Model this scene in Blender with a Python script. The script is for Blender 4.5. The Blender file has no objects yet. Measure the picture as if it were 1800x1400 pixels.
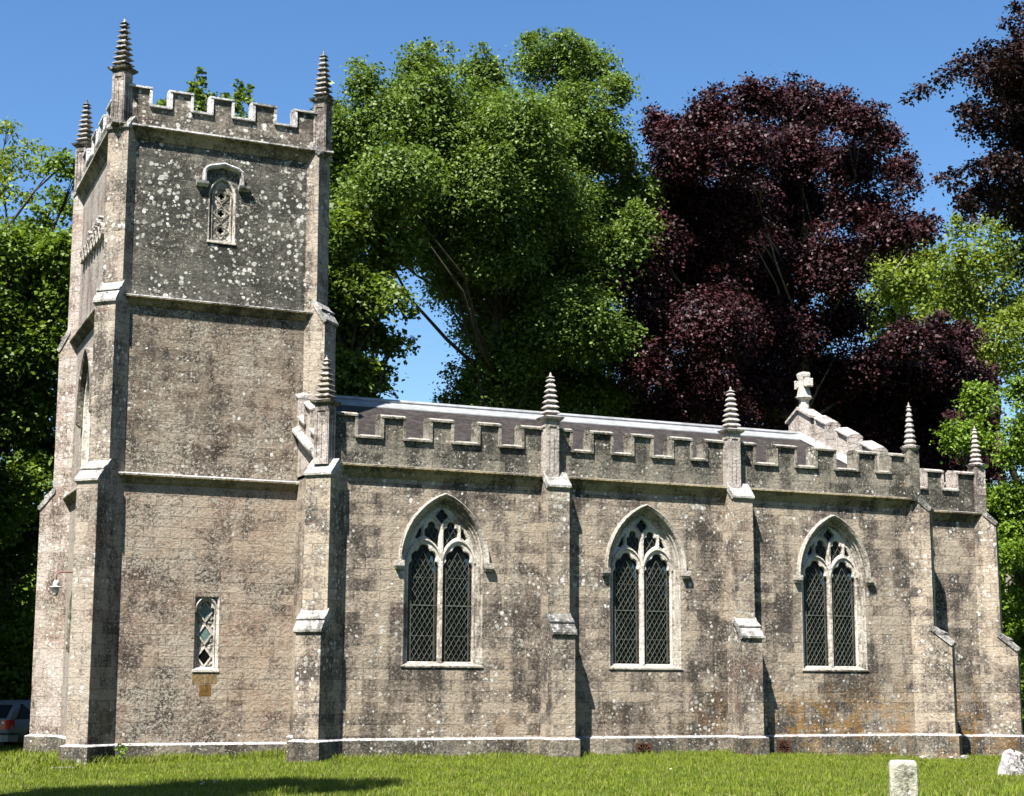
import bpy, math, random
import numpy as np
from mathutils import Vector, Matrix
from mathutils.geometry import tessellate_polygon
random.seed(7); rng = np.random.default_rng(7)
S = bpy.context.scene
COL = S.collection

# ------------------------------------------------------------------ camera
F = Vector((0.39011352, 0.90378606, 0.1760176)); R = Vector((0.91765413, -0.39732983, 0.00631683)); U = Vector((-0.07564611, -0.15905899, 0.98436675))
cam = bpy.data.cameras.new('camera'); co = bpy.data.objects.new('camera', cam); COL.objects.link(co)
co.matrix_world = Matrix(((R.x, U.x, -F.x, -10.704), (R.y, U.y, -F.y, -34.579), (R.z, U.z, -F.z, 1.75), (0, 0, 0, 1)))
cam.sensor_width = 36; cam.lens = 36 * 2772 / 1800; cam.clip_end = 2000; cam.clip_start = .1
S.camera = co
# ------------------------------------------------------------------ sky and sun
SUN = Vector((-1.08, -1.0, 2.2)).normalized()
el = math.asin(SUN.z)
w = bpy.data.worlds.new('World'); S.world = w; w.use_nodes = True
nt = w.node_tree; nt.nodes.clear()
sky = nt.nodes.new('ShaderNodeTexSky'); sky.sky_type = 'NISHITA'; sky.sun_disc = False
sky.sun_elevation = el; sky.sun_rotation = math.radians(225)
sky.air_density = 1.0; sky.dust_density = 0.5; sky.ozone_density = 2.2
bg = nt.nodes.new('ShaderNodeBackground'); bg.inputs[1].default_value = 0.05
wo = nt.nodes.new('ShaderNodeOutputWorld')
hs = nt.nodes.new('ShaderNodeHueSaturation'); hs.inputs['Saturation'].default_value = 1.24; hs.inputs['Hue'].default_value = .503; nt.links.new(sky.outputs[0], hs.inputs['Color']); nt.links.new(hs.outputs[0], bg.inputs[0]); nt.links.new(bg.outputs[0], wo.inputs[0])
sl = bpy.data.lights.new('sun', 'SUN'); sl.energy = 5.0; sl.angle = math.radians(.5); sl.color = (1, .955, .88)
so = bpy.data.objects.new('sun', sl); COL.objects.link(so); so.rotation_euler = (-SUN).to_track_quat('-Z', 'Y').to_euler()
so.location = (-20, -20, 40)
S.view_settings.view_transform = 'Standard'; S.view_settings.look = 'None'; S.view_settings.gamma = 1
S.view_settings.exposure = 1.92
S.render.engine = 'CYCLES'
S.cycles.max_bounces = 5; S.cycles.diffuse_bounces = 1; S.cycles.glossy_bounces = 2; S.cycles.transmission_bounces = 3; S.cycles.transparent_max_bounces = 4

# ------------------------------------------------------------------ node helper
class NT:
    def __init__(s, name):
        s.m = bpy.data.materials.new(name); s.m.use_nodes = True; s.t = s.m.node_tree; s.t.nodes.clear()
        s.out = s.t.nodes.new('ShaderNodeOutputMaterial')
    def n(s, typ, ins=(), **kw):
        nd = s.t.nodes.new('ShaderNode' + typ)
        for k, v in kw.items(): setattr(nd, k, v)
        it = ins.items() if isinstance(ins, dict) else enumerate(ins)
        for k, v in it:
            if v is None: continue
            if isinstance(v, bpy.types.NodeSocket): s.t.links.new(v, nd.inputs[k])
            else:
                if isinstance(v, tuple) and len(v) == 3 and nd.inputs[k].type == 'RGBA': v = (*v, 1)
                nd.inputs[k].default_value = v
        return nd
    def math(s, op, a, b=None, c=None, clamp=False): return s.n('Math', [a, b, c], operation=op, use_clamp=clamp).outputs[0]
    def vm(s, op, a, b=None): return s.n('VectorMath', [a, b], operation=op)
    def noise(s, vec, scale, detail=4, rough=.55, dist=0, dims='3D'):
        return s.n('TexNoise', {'Vector': vec, 'Scale': scale, 'Detail': detail, 'Roughness': rough, 'Distortion': dist}, noise_dimensions=dims)
    def ramp(s, v, a, b, lo=0., hi=1., smooth=True):
        return s.n('MapRange', {0: v, 1: a, 2: b, 3: lo, 4: hi}, clamp=True, interpolation_type='SMOOTHSTEP' if smooth else 'LINEAR').outputs[0]
    def mix(s, f, a, b, blend='MIX'):
        nd = s.t.nodes.new('ShaderNodeMix'); nd.data_type = 'RGBA'; nd.blend_type = blend
        for i, v in ((0, f), (6, a), (7, b)):
            if isinstance(v, bpy.types.NodeSocket): s.t.links.new(v, nd.inputs[i])
            else: nd.inputs[i].default_value = (*v, 1) if isinstance(v, tuple) and len(v) == 3 else v
        return nd.outputs[2]
    def bsdf(s, col, rough=.9, spec=.3, normal=None, **kw):
        b = s.n('BsdfPrincipled', {'Base Color': col, 'Roughness': rough, 'Specular IOR Level': spec})
        for k, v in kw.items():
            k = k.replace('_', ' ')
            if isinstance(v, bpy.types.NodeSocket): s.t.links.new(v, b.inputs[k])
            else: b.inputs[k].default_value = v
        if normal is not None: s.t.links.new(normal, b.inputs['Normal'])
        s.t.links.new(b.outputs[0], s.out.inputs[0]); return b

def stone(name, dark, mid, light, bias=0., spots=.5, orange=.1, pink=0., ledge=(.62, .61, .56), ledge_amt=.85, joints=1., grey=0., speck=.5, gold_low=0., row=.25, K=.475, west=0.):
    """Weathered limestone ashlar: coursed blocks, run-off stains, white and orange lichen."""
    t = NT(name); g = t.n('NewGeometry'); P = g.outputs['Position']; N = g.outputs['True Normal']
    sep = t.n('SeparateXYZ', [P]); z = sep.outputs[2]
    tang = t.vm('NORMALIZE', t.vm('CROSS_PRODUCT', (0, 0, 1), N).outputs[0]).outputs[0]
    u = t.vm('DOT_PRODUCT', P, tang).outputs['Value']
    uv = t.n('CombineXYZ', [u, z, 0.]).outputs[0]
    wob = t.noise(P, 3, 2); uvw = t.vm('ADD', uv, t.n('VectorMath', [wob.outputs[1], (.03, .03, 0)], operation='MULTIPLY').outputs[0]).outputs[0]
    br = t.n('TexBrick', {'Vector': uvw, 'Color1': (0, 0, 0), 'Color2': (1, 1, 1), 'Mortar': (.5, .5, .5), 'Scale': 1., 'Mortar Size': .005, 'Mortar Smooth': .5, 'Bias': 0., 'Brick Width': .62, 'Row Height': row}, offset=.43, squash=1.25, squash_frequency=3)
    blk = t.n('SeparateColor', [br.outputs[0]]).outputs[0]; mort = br.outputs[1]
    big = t.noise(P, .55, 5, .6, .4).outputs[0]
    md = t.noise(P, 2.4, 7, .68, .3).outputs[0]
    fine = t.noise(P, 14, 5, .7).outputs[0]
    sc = t.n('VectorMath', [P, (3.2, 3.2, .22)], operation='MULTIPLY').outputs[0]
    strk = t.noise(sc, 1., 4, .6).outputs[0]
    dark, mid, light, ledge = [tuple(x * K * k_ for x, k_ in zip(q, (.99, .975, 1.04))) for q in (dark, mid, light, tuple(x * 1.15 for x in ledge))]
    # tone 0..1 dark to light
    v = t.math('MULTIPLY', big, 1.5); v = t.math('ADD', v, t.math('MULTIPLY', md, .95))
    v = t.math('ADD', v, t.math('MULTIPLY', strk, .85)); v = t.math('ADD', v, t.math('MULTIPLY', blk, .30))
    v = t.math('ADD', v, t.math('MULTIPLY', fine, 1.15))
    v = t.ramp(v, 2.16 - bias, 2.60 - bias, smooth=False)
    dark = tuple(x * .6 for x in dark); light = tuple(x * 1.2 for x in light)
    c = t.mix(t.ramp(v, 0., .5, smooth=False), dark, mid); c = t.mix(t.ramp(v, .5, 1., smooth=False), c, light)
    s2 = t.ramp(t.noise(t.n('VectorMath', [P, (1.5, 1.5, .07)], operation='MULTIPLY').outputs[0], 1., 3, .6).outputs[0], .56, .68)
    c = t.mix(t.math('MULTIPLY', s2, .4 if joints else 0.), c, tuple(x * 1.1 for x in light))
    # pinkish iron staining / grey crust
    pk = t.ramp(t.noise(P, .8, 4, .6).outputs[0], .62 - .25 * pink, .80 - .15 * pink)
    c = t.mix(t.math('MULTIPLY', pk, .25 + .5 * pink), c, (.165, .095, .068))
    if grey > 0:
        gm = t.ramp(t.noise(P, 1.1, 5, .65).outputs[0], .62 - .3 * grey, .80 - .3 * grey)
        c = t.mix(t.math('MULTIPLY', gm, .8 * grey), c, (.04, .04, .035))
    if gold_low > 0:
        zz = t.ramp(z, 2.2, .5); xx = t.ramp(sep.outputs[0], 8., 13.)
        gn = t.ramp(t.noise(P, 2.1, 6, .7).outputs[0], .45, .56)
        c = t.mix(t.math('MULTIPLY', t.math('MULTIPLY', gn, zz), t.math('MULTIPLY_ADD', xx, .6 * gold_low, .10 * gold_low)), c, (.20, .105, .02))
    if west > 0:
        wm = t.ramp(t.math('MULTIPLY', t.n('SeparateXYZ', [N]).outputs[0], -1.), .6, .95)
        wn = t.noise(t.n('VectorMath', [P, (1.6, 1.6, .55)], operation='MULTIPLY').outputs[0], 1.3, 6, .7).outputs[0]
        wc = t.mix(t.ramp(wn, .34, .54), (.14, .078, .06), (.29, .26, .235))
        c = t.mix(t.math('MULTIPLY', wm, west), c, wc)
    # mottling of small pale lichen flecks
    fl = t.noise(P, 17, 3, .75, .8).outputs[0]; zone = t.noise(P, 1.3, 4, .6).outputs[0]
    fm = t.ramp(t.math('MULTIPLY_ADD', zone, .35, fl), .77 - .06 * speck, .86 - .06 * speck)
    c = t.mix(t.math('MULTIPLY', fm, .85), c, (.25, .23, .19))
    dk = t.ramp(t.noise(P, 21, 3, .75, .8).outputs[0], .56, .68)
    c = t.mix(t.math('MULTIPLY', dk, .75), c, (.02, .017, .013))
    # joints
    c = t.mix(t.math('MULTIPLY', t.math('MULTIPLY', mort, t.ramp(zone, .35, .6, .15, 1.)), .6 * joints), c, (.028, .024, .018))
    # orange lichen
    om = t.ramp(t.noise(P, 2.9, 5, .7, .5).outputs[0], .70 - .06 * orange, .76 - .06 * orange)
    c = t.mix(t.math('MULTIPLY', om, .6), c, (.19, .085, .02))
    # round white lichen, several sizes
    dv = t.vm('ADD', P, t.n('VectorMath', [t.noise(P, 9, 3, .6).outputs[1], (.09, .09, .09)], operation='MULTIPLY').outputs[0]).outputs[0]
    clus = t.ramp(t.noise(P, .9, 3, .6).outputs[0], .35, .65, .35, 1.25)
    for scl, rad, th in ((2.2, .085, .16), (4.6, .17, .52), (8.4, .26, .68)):
        vo = t.n('TexVoronoi', {'Vector': dv, 'Scale': scl}, voronoi_dimensions='3D', feature='F1')
        cs = t.n('SeparateColor', [vo.outputs['Color']])
        rr = t.math('MULTIPLY', t.math('MULTIPLY', cs.outputs[0], rad * 1.3), t.math('MULTIPLY', clus, .55 + .9 * spots))
        on = t.math('GREATER_THAN', t.math('MULTIPLY_ADD', clus, .25 * spots, cs.outputs[1]), 1.02 - th * (.35 + spots))
        mk = t.ramp(t.math('SUBTRACT', rr, vo.outputs['Distance']), 0., .035)
        mk = t.math('MULTIPLY', mk, on)
        lc = t.mix(cs.outputs[2], (.43, .425, .40), (.20, .19, .16))
        c = t.mix(t.math('MULTIPLY', mk, .9), c, lc)
    # pale crust on every upward facing ledge
    up = t.ramp(t.n('SeparateXYZ', [N]).outputs[2], .25, .5)
    ledge2 = tuple(x * .55 for x in ledge)
    lm = t.ramp(t.noise(P, 6, 4, .65).outputs[0], .62 - .34 * ledge_amt, .70 - .3 * ledge_amt)
    c = t.mix(t.math('MULTIPLY', t.math('MULTIPLY', up, lm), .93), c, t.mix(t.ramp(fine, .42, .56), ledge2, ledge))
    h = t.math('MULTIPLY_ADD', md, 1.0, t.math('MULTIPLY', fine, .7)); h = t.math('MULTIPLY_ADD', mort, -.5 * joints, h)
    h = t.math('MULTIPLY_ADD', t.noise(t.n('VectorMath', [P, (4, 4, 13)], operation='MULTIPLY').outputs[0], 1., 4, .7).outputs[0], .22, h)
    bp = t.n('Bump', {'Strength': 1., 'Distance': .05, 'Height': h}).outputs[0]
    t.bsdf(c, .93, .2, bp); return t.m

def simple(name, col, rough=.6, spec=.4, var=.25, scale=6., bump=0., metallic=0., col2=None):
    t = NT(name); P = t.n('NewGeometry').outputs['Position']; nz = t.noise(P, scale, 5, .6).outputs[0]
    a = col2 if col2 else tuple(x * (1 - var) for x in col); c = t.mix(t.ramp(nz, .35, .65), col, a)
    nb = t.n('Bump', {'Strength': bump, 'Distance': .02, 'Height': nz}).outputs[0] if bump else None
    t.bsdf(c, rough, spec, nb, Metallic=metallic); return t.m

def foliage(name, c1, c2, c3, trans=.32, spec=.22, rough=.5):
    t = NT(name); g = t.n('NewGeometry'); rnd = g.outputs['Random Per Island']
    big = t.noise(g.outputs['Position'], .7, 3, .6).outputs[0]
    c = t.mix(rnd, c1, c2); c = t.mix(t.ramp(big, .45, .7), c, c3)
    hs = t.n('HueSaturation', {'Hue': .5, 'Saturation': 1., 'Value': t.math('MULTIPLY_ADD', rnd, .5, .75), 'Fac': 1., 'Color': c}).outputs[0]
    b = t.n('BsdfPrincipled', {'Base Color': hs, 'Roughness': rough, 'Specular IOR Level': spec})
    tr = t.n('BsdfTranslucent', {'Color': t.mix(1., hs, (1.35, 1.3, .6), 'MULTIPLY')})
    ms = t.n('MixShader', [trans, b.outputs[0], tr.outputs[0]]); t.t.links.new(ms.outputs[0], t.out.inputs[0]); return t.m
M = {}
M['nave'] = stone('nave_ashlar', (.135, .115, .092), (.27, .225, .172), (.46, .385, .275), bias=.03, spots=.7, orange=.6, pink=.25, grey=.35, speck=.6, gold_low=1.)
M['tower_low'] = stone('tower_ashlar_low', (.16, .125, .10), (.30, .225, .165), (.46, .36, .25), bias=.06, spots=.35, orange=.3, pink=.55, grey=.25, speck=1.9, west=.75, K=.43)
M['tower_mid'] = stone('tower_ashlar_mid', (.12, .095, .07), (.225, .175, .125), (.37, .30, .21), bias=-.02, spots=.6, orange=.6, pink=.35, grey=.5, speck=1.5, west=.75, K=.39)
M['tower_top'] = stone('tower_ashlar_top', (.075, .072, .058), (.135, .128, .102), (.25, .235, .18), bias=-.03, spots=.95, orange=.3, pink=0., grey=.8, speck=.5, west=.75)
M['parapet'] = stone('parapet_ashlar', (.095, .09, .07), (.175, .165, .125), (.31, .28, .205), spots=.55, orange=.9, grey=.6, speck=.5, ledge=(.42, .40, .33), ledge_amt=.6, row=.33)
M['tower_parapet'] = stone('tower_parapet_ashlar', (.10, .09, .072), (.175, .155, .12), (.30, .265, .20), spots=1.0, orange=.3, grey=.6, pink=.3, speck=.6, ledge=(.66, .65, .60), ledge_amt=1., row=.33)
M['butt'] = stone('buttress_ashlar', (.17, .145, .12), (.32, .265, .20), (.50, .42, .30), bias=.06, spots=.8, orange=.4, pink=.35, grey=.35, speck=1.0)
M['tbutt_w'] = stone('northwest_buttress_ashlar', (.20, .15, .12), (.36, .27, .22), (.56, .49, .42), bias=.1, spots=.8, orange=.2, pink=.65, grey=.1, speck=1.8)
M['tbutt'] = stone('tower_buttress_ashlar', (.17, .14, .115), (.30, .25, .195), (.48, .41, .31), bias=.08, spots=.65, orange=.3, pink=.4, grey=.4, speck=1.3)
M['plinth'] = stone('plinth_ashlar', (.10, .095, .078), (.20, .18, .14), (.36, .31, .22), spots=.5, orange=.5, grey=.7, gold_low=.5, speck=.6, ledge=(.72, .71, .67), ledge_amt=.85, row=.40)
M['string'] = stone('string_course_stone', (.15, .13, .075), (.27, .22, .12), (.36, .30, .18), spots=.2, joints=.0, ledge=(.60, .59, .52), ledge_amt=.9, speck=.2)
M['pin'] = stone('pinnacle_stone', (.22, .19, .16), (.38, .335, .28), (.54, .49, .42), bias=.1, spots=.5, orange=.3, joints=0., pink=.2, ledge=(.56, .54, .50), ledge_amt=.8)
M['pin_dark'] = stone('lichened_pinnacle_stone', (.10, .09, .07), (.19, .165, .125), (.33, .29, .22), spots=.6, orange=.3, joints=0., grey=.6, ledge=(.45, .43, .37), ledge_amt=.6)
M['pale'] = stone('pale_window_stone', (.36, .33, .26), (.52, .48, .385), (.66, .62, .52), bias=.15, spots=.1, orange=.05, joints=.35, speck=.3, ledge=(.7, .68, .6), K=.56)
M['jamb'] = stone('window_jamb_stone', (.20, .17, .125), (.38, .34, .27), (.60, .56, .46), bias=.08, spots=.3, orange=.1, joints=.3, speck=.8, ledge=(.55, .52, .44), K=.46)
M['tcoping'] = stone('lichened_tower_coping', (.30, .29, .27), (.52, .51, .47), (.75, .74, .70), bias=.12, spots=.9, orange=.1, joints=0., ledge=(.8, .79, .76), ledge_amt=1.2, K=.5)
M['coping'] = stone('coping_stone', (.14, .13, .10), (.25, .23, .175), (.40, .37, .29), bias=.05, spots=.5, orange=.4, grey=.3, joints=0., ledge=(.52, .50, .42), ledge_amt=.9)
M['gable'] = stone('gable_pale_stone', (.25, .205, .17), (.42, .36, .30), (.60, .54, .46), bias=.12, spots=.8, orange=.3, pink=.4, speck=1., ledge=(.68, .66, .60), ledge_amt=.6)
M['cap'] = stone('buttress_cap_slab', (.20, .20, .18), (.36, .35, .31), (.52, .51, .46), bias=.05, spots=.7, joints=0., grey=.3, ledge=(.62, .61, .57), ledge_amt=.35)
M['capdark'] = stone('dark_buttress_cap_slab', (.12, .12, .11), (.20, .20, .18), (.36, .35, .31), spots=.6, joints=0., grey=.6, ledge=(.52, .51, .47), ledge_amt=.35)
M['head'] = stone('headstone_stone', (.20, .20, .13), (.40, .40, .28), (.60, .60, .46), bias=.1, spots=.5, orange=.05, joints=0., speck=1.4, ledge=(.75, .76, .70), ledge_amt=1.2)
M['rock'] = stone('boulder_stone', (.06, .055, .05), (.42, .40, .37), (.75, .73, .70), bias=.05, spots=.9, orange=.0, joints=0., speck=1.2, ledge=(.60, .59, .56), ledge_amt=.4)
# slate roof
t = NT('roof_slate'); P = t.n('NewGeometry').outputs['Position']
br = t.n('TexBrick', {'Vector': t.n('CombineXYZ', [t.n('SeparateXYZ', [P]).outputs[0], t.math('MULTIPLY', t.n('SeparateXYZ', [P]).outputs[2], 2.3), 0.]).outputs[0], 'Color1': (0, 0, 0), 'Color2': (1, 1, 1), 'Mortar': (0, 0, 0), 'Scale': 1., 'Mortar Size': .006, 'Brick Width': .22, 'Row Height': .19})
nz = t.noise(t.n('VectorMath', [P, (2.5, 1, 6)], operation='MULTIPLY').outputs[0], 1.6, 6, .7, 1.2).outputs[0]
c = t.mix(t.ramp(nz, .4, .62), (.013, .010, .009), (.040, .036, .034)); c = t.mix(t.math('MULTIPLY', t.n('SeparateColor', [br.outputs[0]]).outputs[0], .35), c, (.024, .018, .015))
c = t.mix(t.math('MULTIPLY', br.outputs[1], .7), c, (.03, .022, .018))
t.bsdf(c, .55, .2, t.n('Bump', {'Strength': .7, 'Distance': .03, 'Height': t.math('MULTIPLY_ADD', br.outputs[1], -1., nz)}).outputs[0]); M['slate'] = t.m
M['lead'] = simple('lead_sheet', (0.2400, 0.2480, 0.2560), .38, .6, .3, 3., .15)
M['leadline'] = simple('window_lead', (.085, .09, .075), .6, .4, .5, 5., 0., col2=(.035, .042, .032))
M['iron'] = simple('rusty_iron', (0.0680, 0.0280, 0.0144), .8, .3, .5, 14., .3)
M['black'] = simple('dark_void', (0.0048, 0.0048, 0.0048), 1., 0., .2)
# dark leaded glass with faint coloured borders
t = NT('dark_glass'); P = t.n('NewGeometry').outputs['Position']
nz = t.noise(P, 7., 3, .6); c = t.mix(t.ramp(nz.outputs[0], .55, .7), (.003, .0035, .0035), (.010, .011, .008))
t.bsdf(c, .25, .25, t.n('Bump', {'Strength': .3, 'Distance': .02, 'Height': nz.outputs[0]}).outputs[0]); M['glass'] = t.m
M['glass_blue'] = simple('blue_border_glass', (.02, .06, .11), .3, .4, .7, 9.); M['glass_amber'] = simple('amber_border_glass', (.09, .035, .012), .3, .4, .6, 9.)
M['glass_grey'] = simple('grey_green_quarry', (.10, .15, .14), .25, .5, .4, 4.)
M['door'] = simple('old_oak', (0.0400, 0.0240, 0.0144), .8, .3, .4, 3., .4)
M['bark'] = simple('bark', (0.0680, 0.0560, 0.0400), .95, .1, .5, 5., .8); M['bark_pale'] = simple('pale_beech_bark', (0.1920, 0.1760, 0.1360), .85, .2, .4, 3., .4)
M['maple'] = foliage('maple_leaves', (.048, .088, .012), (.100, .148, .026), (.080, .130, .018))
M['sycamore'] = foliage('sycamore_leaves', (.040, .072, .008), (.105, .150, .018), (.070, .115, .010))
M['dark_green'] = foliage('dark_green_leaves', (.040, .078, .006), (.100, .155, .012), (.085, .135, .008))
M['ash'] = foliage('ash_leaves', (.080, .120, .016), (.150, .190, .030), (.110, .155, .016), trans=.4, spec=.15)
M['ivy'] = foliage('bright_lime_leaves', (.055, .115, .010), (.120, .185, .018), (.095, .155, .012))
M['copper'] = foliage('copper_beech_leaves', (.014, .0055, .0075), (.031, .0105, .0135), (.040, .010, .0125), trans=.08, spec=.17)
M['copper_dark'] = foliage('overhanging_beech_leaves', (.012, .007, .007), (.024, .012, .012), (.020, .009, .009), trans=.08, spec=.12)
t = NT('grass_blades'); g = t.n('NewGeometry'); P = g.outputs['Position']; rnd = g.outputs['Random Per Island']
c = t.mix(rnd, (.062, .100, .006), (.140, .175, .017)); c = t.mix(t.ramp(t.noise(P, .9, 4, .65).outputs[0], .42, .62), c, (.13, .17, .013)); c = t.mix(t.ramp(t.noise(P, 2.3, 4, .7).outputs[0], .54, .66, 0., .7), c, (.19, .18, .05)); c = t.mix(t.ramp(rnd, .93, .95), c, (.22, .19, .08))
hs_ = t.n('HueSaturation', {'Value': t.math('MULTIPLY_ADD', t.noise(P, 5.5, 3, .7).outputs[0], 1.5, .25), 'Fac': 1., 'Color': c}).outputs[0]
b = t.n('BsdfPrincipled', {'Base Color': hs_, 'Roughness': .6, 'Specular IOR Level': .18}); tr = t.n('BsdfTranslucent', {'Color': hs_}); ms = t.n('MixShader', [.3, b.outputs[0], tr.outputs[0]]); t.t.links.new(ms.outputs[0], t.out.inputs[0]); M['grass'] = t.m
t = NT('lawn_soil'); P = t.n('NewGeometry').outputs['Position']
c = t.mix(t.ramp(t.noise(P, 1.2, 6, .7).outputs[0], .35, .65), (.040, .062, .007), (.075, .100, .012)); c = t.mix(t.ramp(t.noise(P, 40, 3, .7).outputs[0], .4, .7), c, (.03, .045, .008))
t.bsdf(c, .95, .1, t.n('Bump', {'Strength': .8, 'Distance': .05, 'Height': t.noise(P, 18, 5, .7).outputs[0]}).outputs[0]); M['ground'] = t.m
M['silver'] = simple('silver_car_paint', (.16, .165, .165), .45, .4, .06, 1., 0., .2); M['tyre'] = simple('tyre_rubber', (0.0160, 0.0160, 0.0160), .8)
M['car_glass'] = simple('tinted_car_glass', (.006, .007, .007), .35, .25, .1); M['red_lens'] = simple('red_lamp_lens', (.50, .008, .008), .2, .6, .15, 20.)
M['bumper'] = simple('grey_bumper_plastic', (0.1760, 0.1760, 0.1680), .5, .4, .1); M['white'] = simple('clear_lens', (0.6400, 0.6400, 0.6240), .2, .5, .05)
M['enamel'] = simple('grey_enamel', (.34, .35, .33), .5, .5, .3, 12.); M['lampglass'] = simple('frosted_lamp_glass', (.45, .45, .40), .2, .6, .2); M['pipe'] = simple('painted_conduit', (.16, .08, .07), .6)
M['daisy'] = simple('daisy_petals', (0.6000, 0.5840, 0.4800), .7)
BASE = {}
def ident(p): return p
class MB:
    """collects geometry and links it as one mesh object"""
    def __init__(s, xf=None): s.v = []; s.f = []; s.mi = []; s.xf = xf or ident; s.cur = 0
    def add(s, vs, fs):
        o = len(s.v); s.v += [tuple(s.xf(p)) for p in vs]; s.f += [tuple(o + i for i in f) for f in fs]; s.mi += [s.cur] * len(fs)
    def box(s, x0, x1, y0, y1, z0, z1):
        s.add([(x0, y0, z0), (x1, y0, z0), (x1, y1, z0), (x0, y1, z0), (x0, y0, z1), (x1, y0, z1), (x1, y1, z1), (x0, y1, z1)],
              [(3, 2, 1, 0), (4, 5, 6, 7), (0, 1, 5, 4), (1, 2, 6, 5), (2, 3, 7, 6), (3, 0, 4, 7)])
    def loft(s, rings, closed=True, caps=(True, True)):
        n = len(rings[0]); vs = [p for r in rings for p in r]; fs = []
        for i in range(len(rings) - 1):
            for j in range(n if closed else n - 1):
                a, b = i * n + j, i * n + (j + 1) % n; fs.append((a, b, b + n, a + n))
        if caps[0]: fs.append(tuple(range(n - 1, -1, -1)))
        if caps[1]: fs.append(tuple(range((len(rings) - 1) * n, len(rings) * n)))
        s.add(vs, fs)
    def prism(s, poly, fn, a, b):
        """extrude 2-D polygon: fn(p, t) -> 3-D for t=a and t=b"""
        s.loft([[fn(p, a) for p in poly], [fn(p, b) for p in poly]])
    def plate(s, outer, holes, fn, t):
        loops = [outer] + list(holes); flat = [p for l in loops for p in l]
        tri = tessellate_polygon([[Vector((p[0], p[1], 0)) for p in l] for l in loops])
        s.add([fn(p, t) for p in flat], [tuple(x) for x in tri])
    def tube(s, pts, rads, n=6):
        rings = []
        for i, p in enumerate(pts):
            p = Vector(p); d = (Vector(pts[min(i + 1, len(pts) - 1)]) - Vector(pts[max(i - 1, 0)])).normalized()
            a = d.cross(Vector((0, 0, 1))); a = a.normalized() if a.length > .05 else Vector((1, 0, 0)); b = d.cross(a).normalized()
            rings.append([tuple(p + (a * math.cos(q) + b * math.sin(q)) * rads[i]) for q in [2 * math.pi * k / n for k in range(n)]])
        s.loft(rings)
    def build(s, name, mat, parent=None, smooth=False, fix=True):
        base = Vector(BASE.get(parent.name, (0, 0, 0))) if parent else Vector((0, 0, 0))
        me = bpy.data.meshes.new(name); v = np.array(s.v, dtype=np.float32) - np.array(base, dtype=np.float32)
        me.from_pydata(v.tolist(), [], s.f)
        ms = mat if isinstance(mat, list) else [mat]
        for m in ms: me.materials.append(m)
        me.polygons.foreach_set('material_index', s.mi)
        if fix:
            import bmesh
            bm = bmesh.new(); bm.from_mesh(me); bmesh.ops.recalc_face_normals(bm, faces=bm.faces); bm.to_mesh(me); bm.free()
        if smooth: me.polygons.foreach_set('use_smooth', [True] * len(me.polygons))
        o = bpy.data.objects.new(name, me); COL.objects.link(o)
        if parent: o.parent = parent; BASE[o.name] = tuple(base)
        return o
def tag(o, label=None, cat=None, group=None, kind=None):
    if label: o['label'] = label
    if cat: o['category'] = cat
    if group: o['group'] = group
    if kind: o['kind'] = kind
    return o
def thing(name, loc, label, cat, group=None):
    o = bpy.data.objects.new(name, None); COL.objects.link(o); o.location = loc; o.empty_display_size = .3; BASE[o.name] = tuple(loc)
    return tag(o, label, cat, group)
def copy_tree(o, dloc, parent=None):
    c = o.copy(); COL.objects.link(c)
    if parent is not None: c.parent = parent
    c.location = o.location + Vector(dloc)
    for ch in list(o.children): copy_tree(ch, (0, 0, 0), c)
    return c
def gz(x, y):
    z = -.0017 * (x - 5) ** 2 if abs(x - 5) < 20 else -.68 - .02 * (abs(x - 5) - 20)
    tt = min(max((y - 6) / 8, 0), 1); z -= .22 * tt * tt * (3 - 2 * tt) if x < -2 else 0
    return z + .03 * math.sin(x * .7 + 1) * math.cos(y * .5)
def arch(w, R, zs, cx, sill, o=0., n=12, z_bot=True):
    """two-centred arch outline offset inward by o; from bottom left up over the apex to bottom right"""
    c = R - w; r = R - o; za = math.sqrt(max(r * r - c * c, 1e-6)); pts = [(cx - (w - o), sill)] if z_bot else []
    a1 = math.atan2(za, -c)
    for i in range(n + 1):
        a = math.pi + (a1 - math.pi) * i / n; pts.append((cx + c + r * math.cos(a), zs + r * math.sin(a)))
    for i in range(n - 1, -1, -1):
        a = math.pi + (a1 - math.pi) * i / n; pts.append((cx - c - r * math.cos(a), zs + r * math.sin(a)))
    if z_bot: pts.append((cx + (w - o), sill))
    return pts
def offset(poly, d, closed=True):
    n = len(poly); out = []
    for i in range(n):
        a = poly[(i - 1) % n] if closed or i else poly[i]; b = poly[(i + 1) % n] if closed or i < n - 1 else poly[i]
        dx, dz = b[0] - a[0], b[1] - a[1]; l = math.hypot(dx, dz) or 1
        out.append((poly[i][0] + dz / l * d, poly[i][1] - dx / l * d))
    return out
def ccw(p): 
    a = sum(p[i][0] * p[(i + 1) % len(p)][1] - p[(i + 1) % len(p)][0] * p[i][1] for i in range(len(p)))
    return p if a > 0 else p[::-1]
def foils(lobes, cx, cz, a0, a1, n=28, mirror=1):
    """outline of a union of circles, star-shaped about (cx, cz)"""
    out = []
    for i in range(n + 1):
        a = a0 + (a1 - a0) * i / n; dx, dz = math.cos(a), math.sin(a); best = 0
        for lx, lz, r in lobes:
            b = dx * lx + dz * lz; c = lx * lx + lz * lz - r * r; D = b * b - c
            if D > 0: best = max(best, b + math.sqrt(D))
        out.append((cx + dx * best, cz + dz * best))
    return out
def inside(p, poly):
    x, y = p; c = False; n = len(poly); j = n - 1
    for i in range(n):
        if (poly[i][1] > y) != (poly[j][1] > y) and x < (poly[j][0] - poly[i][0]) * (y - poly[i][1]) / (poly[j][1] - poly[i][1]) + poly[i][0]: c = not c
        j = i
    return c
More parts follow.
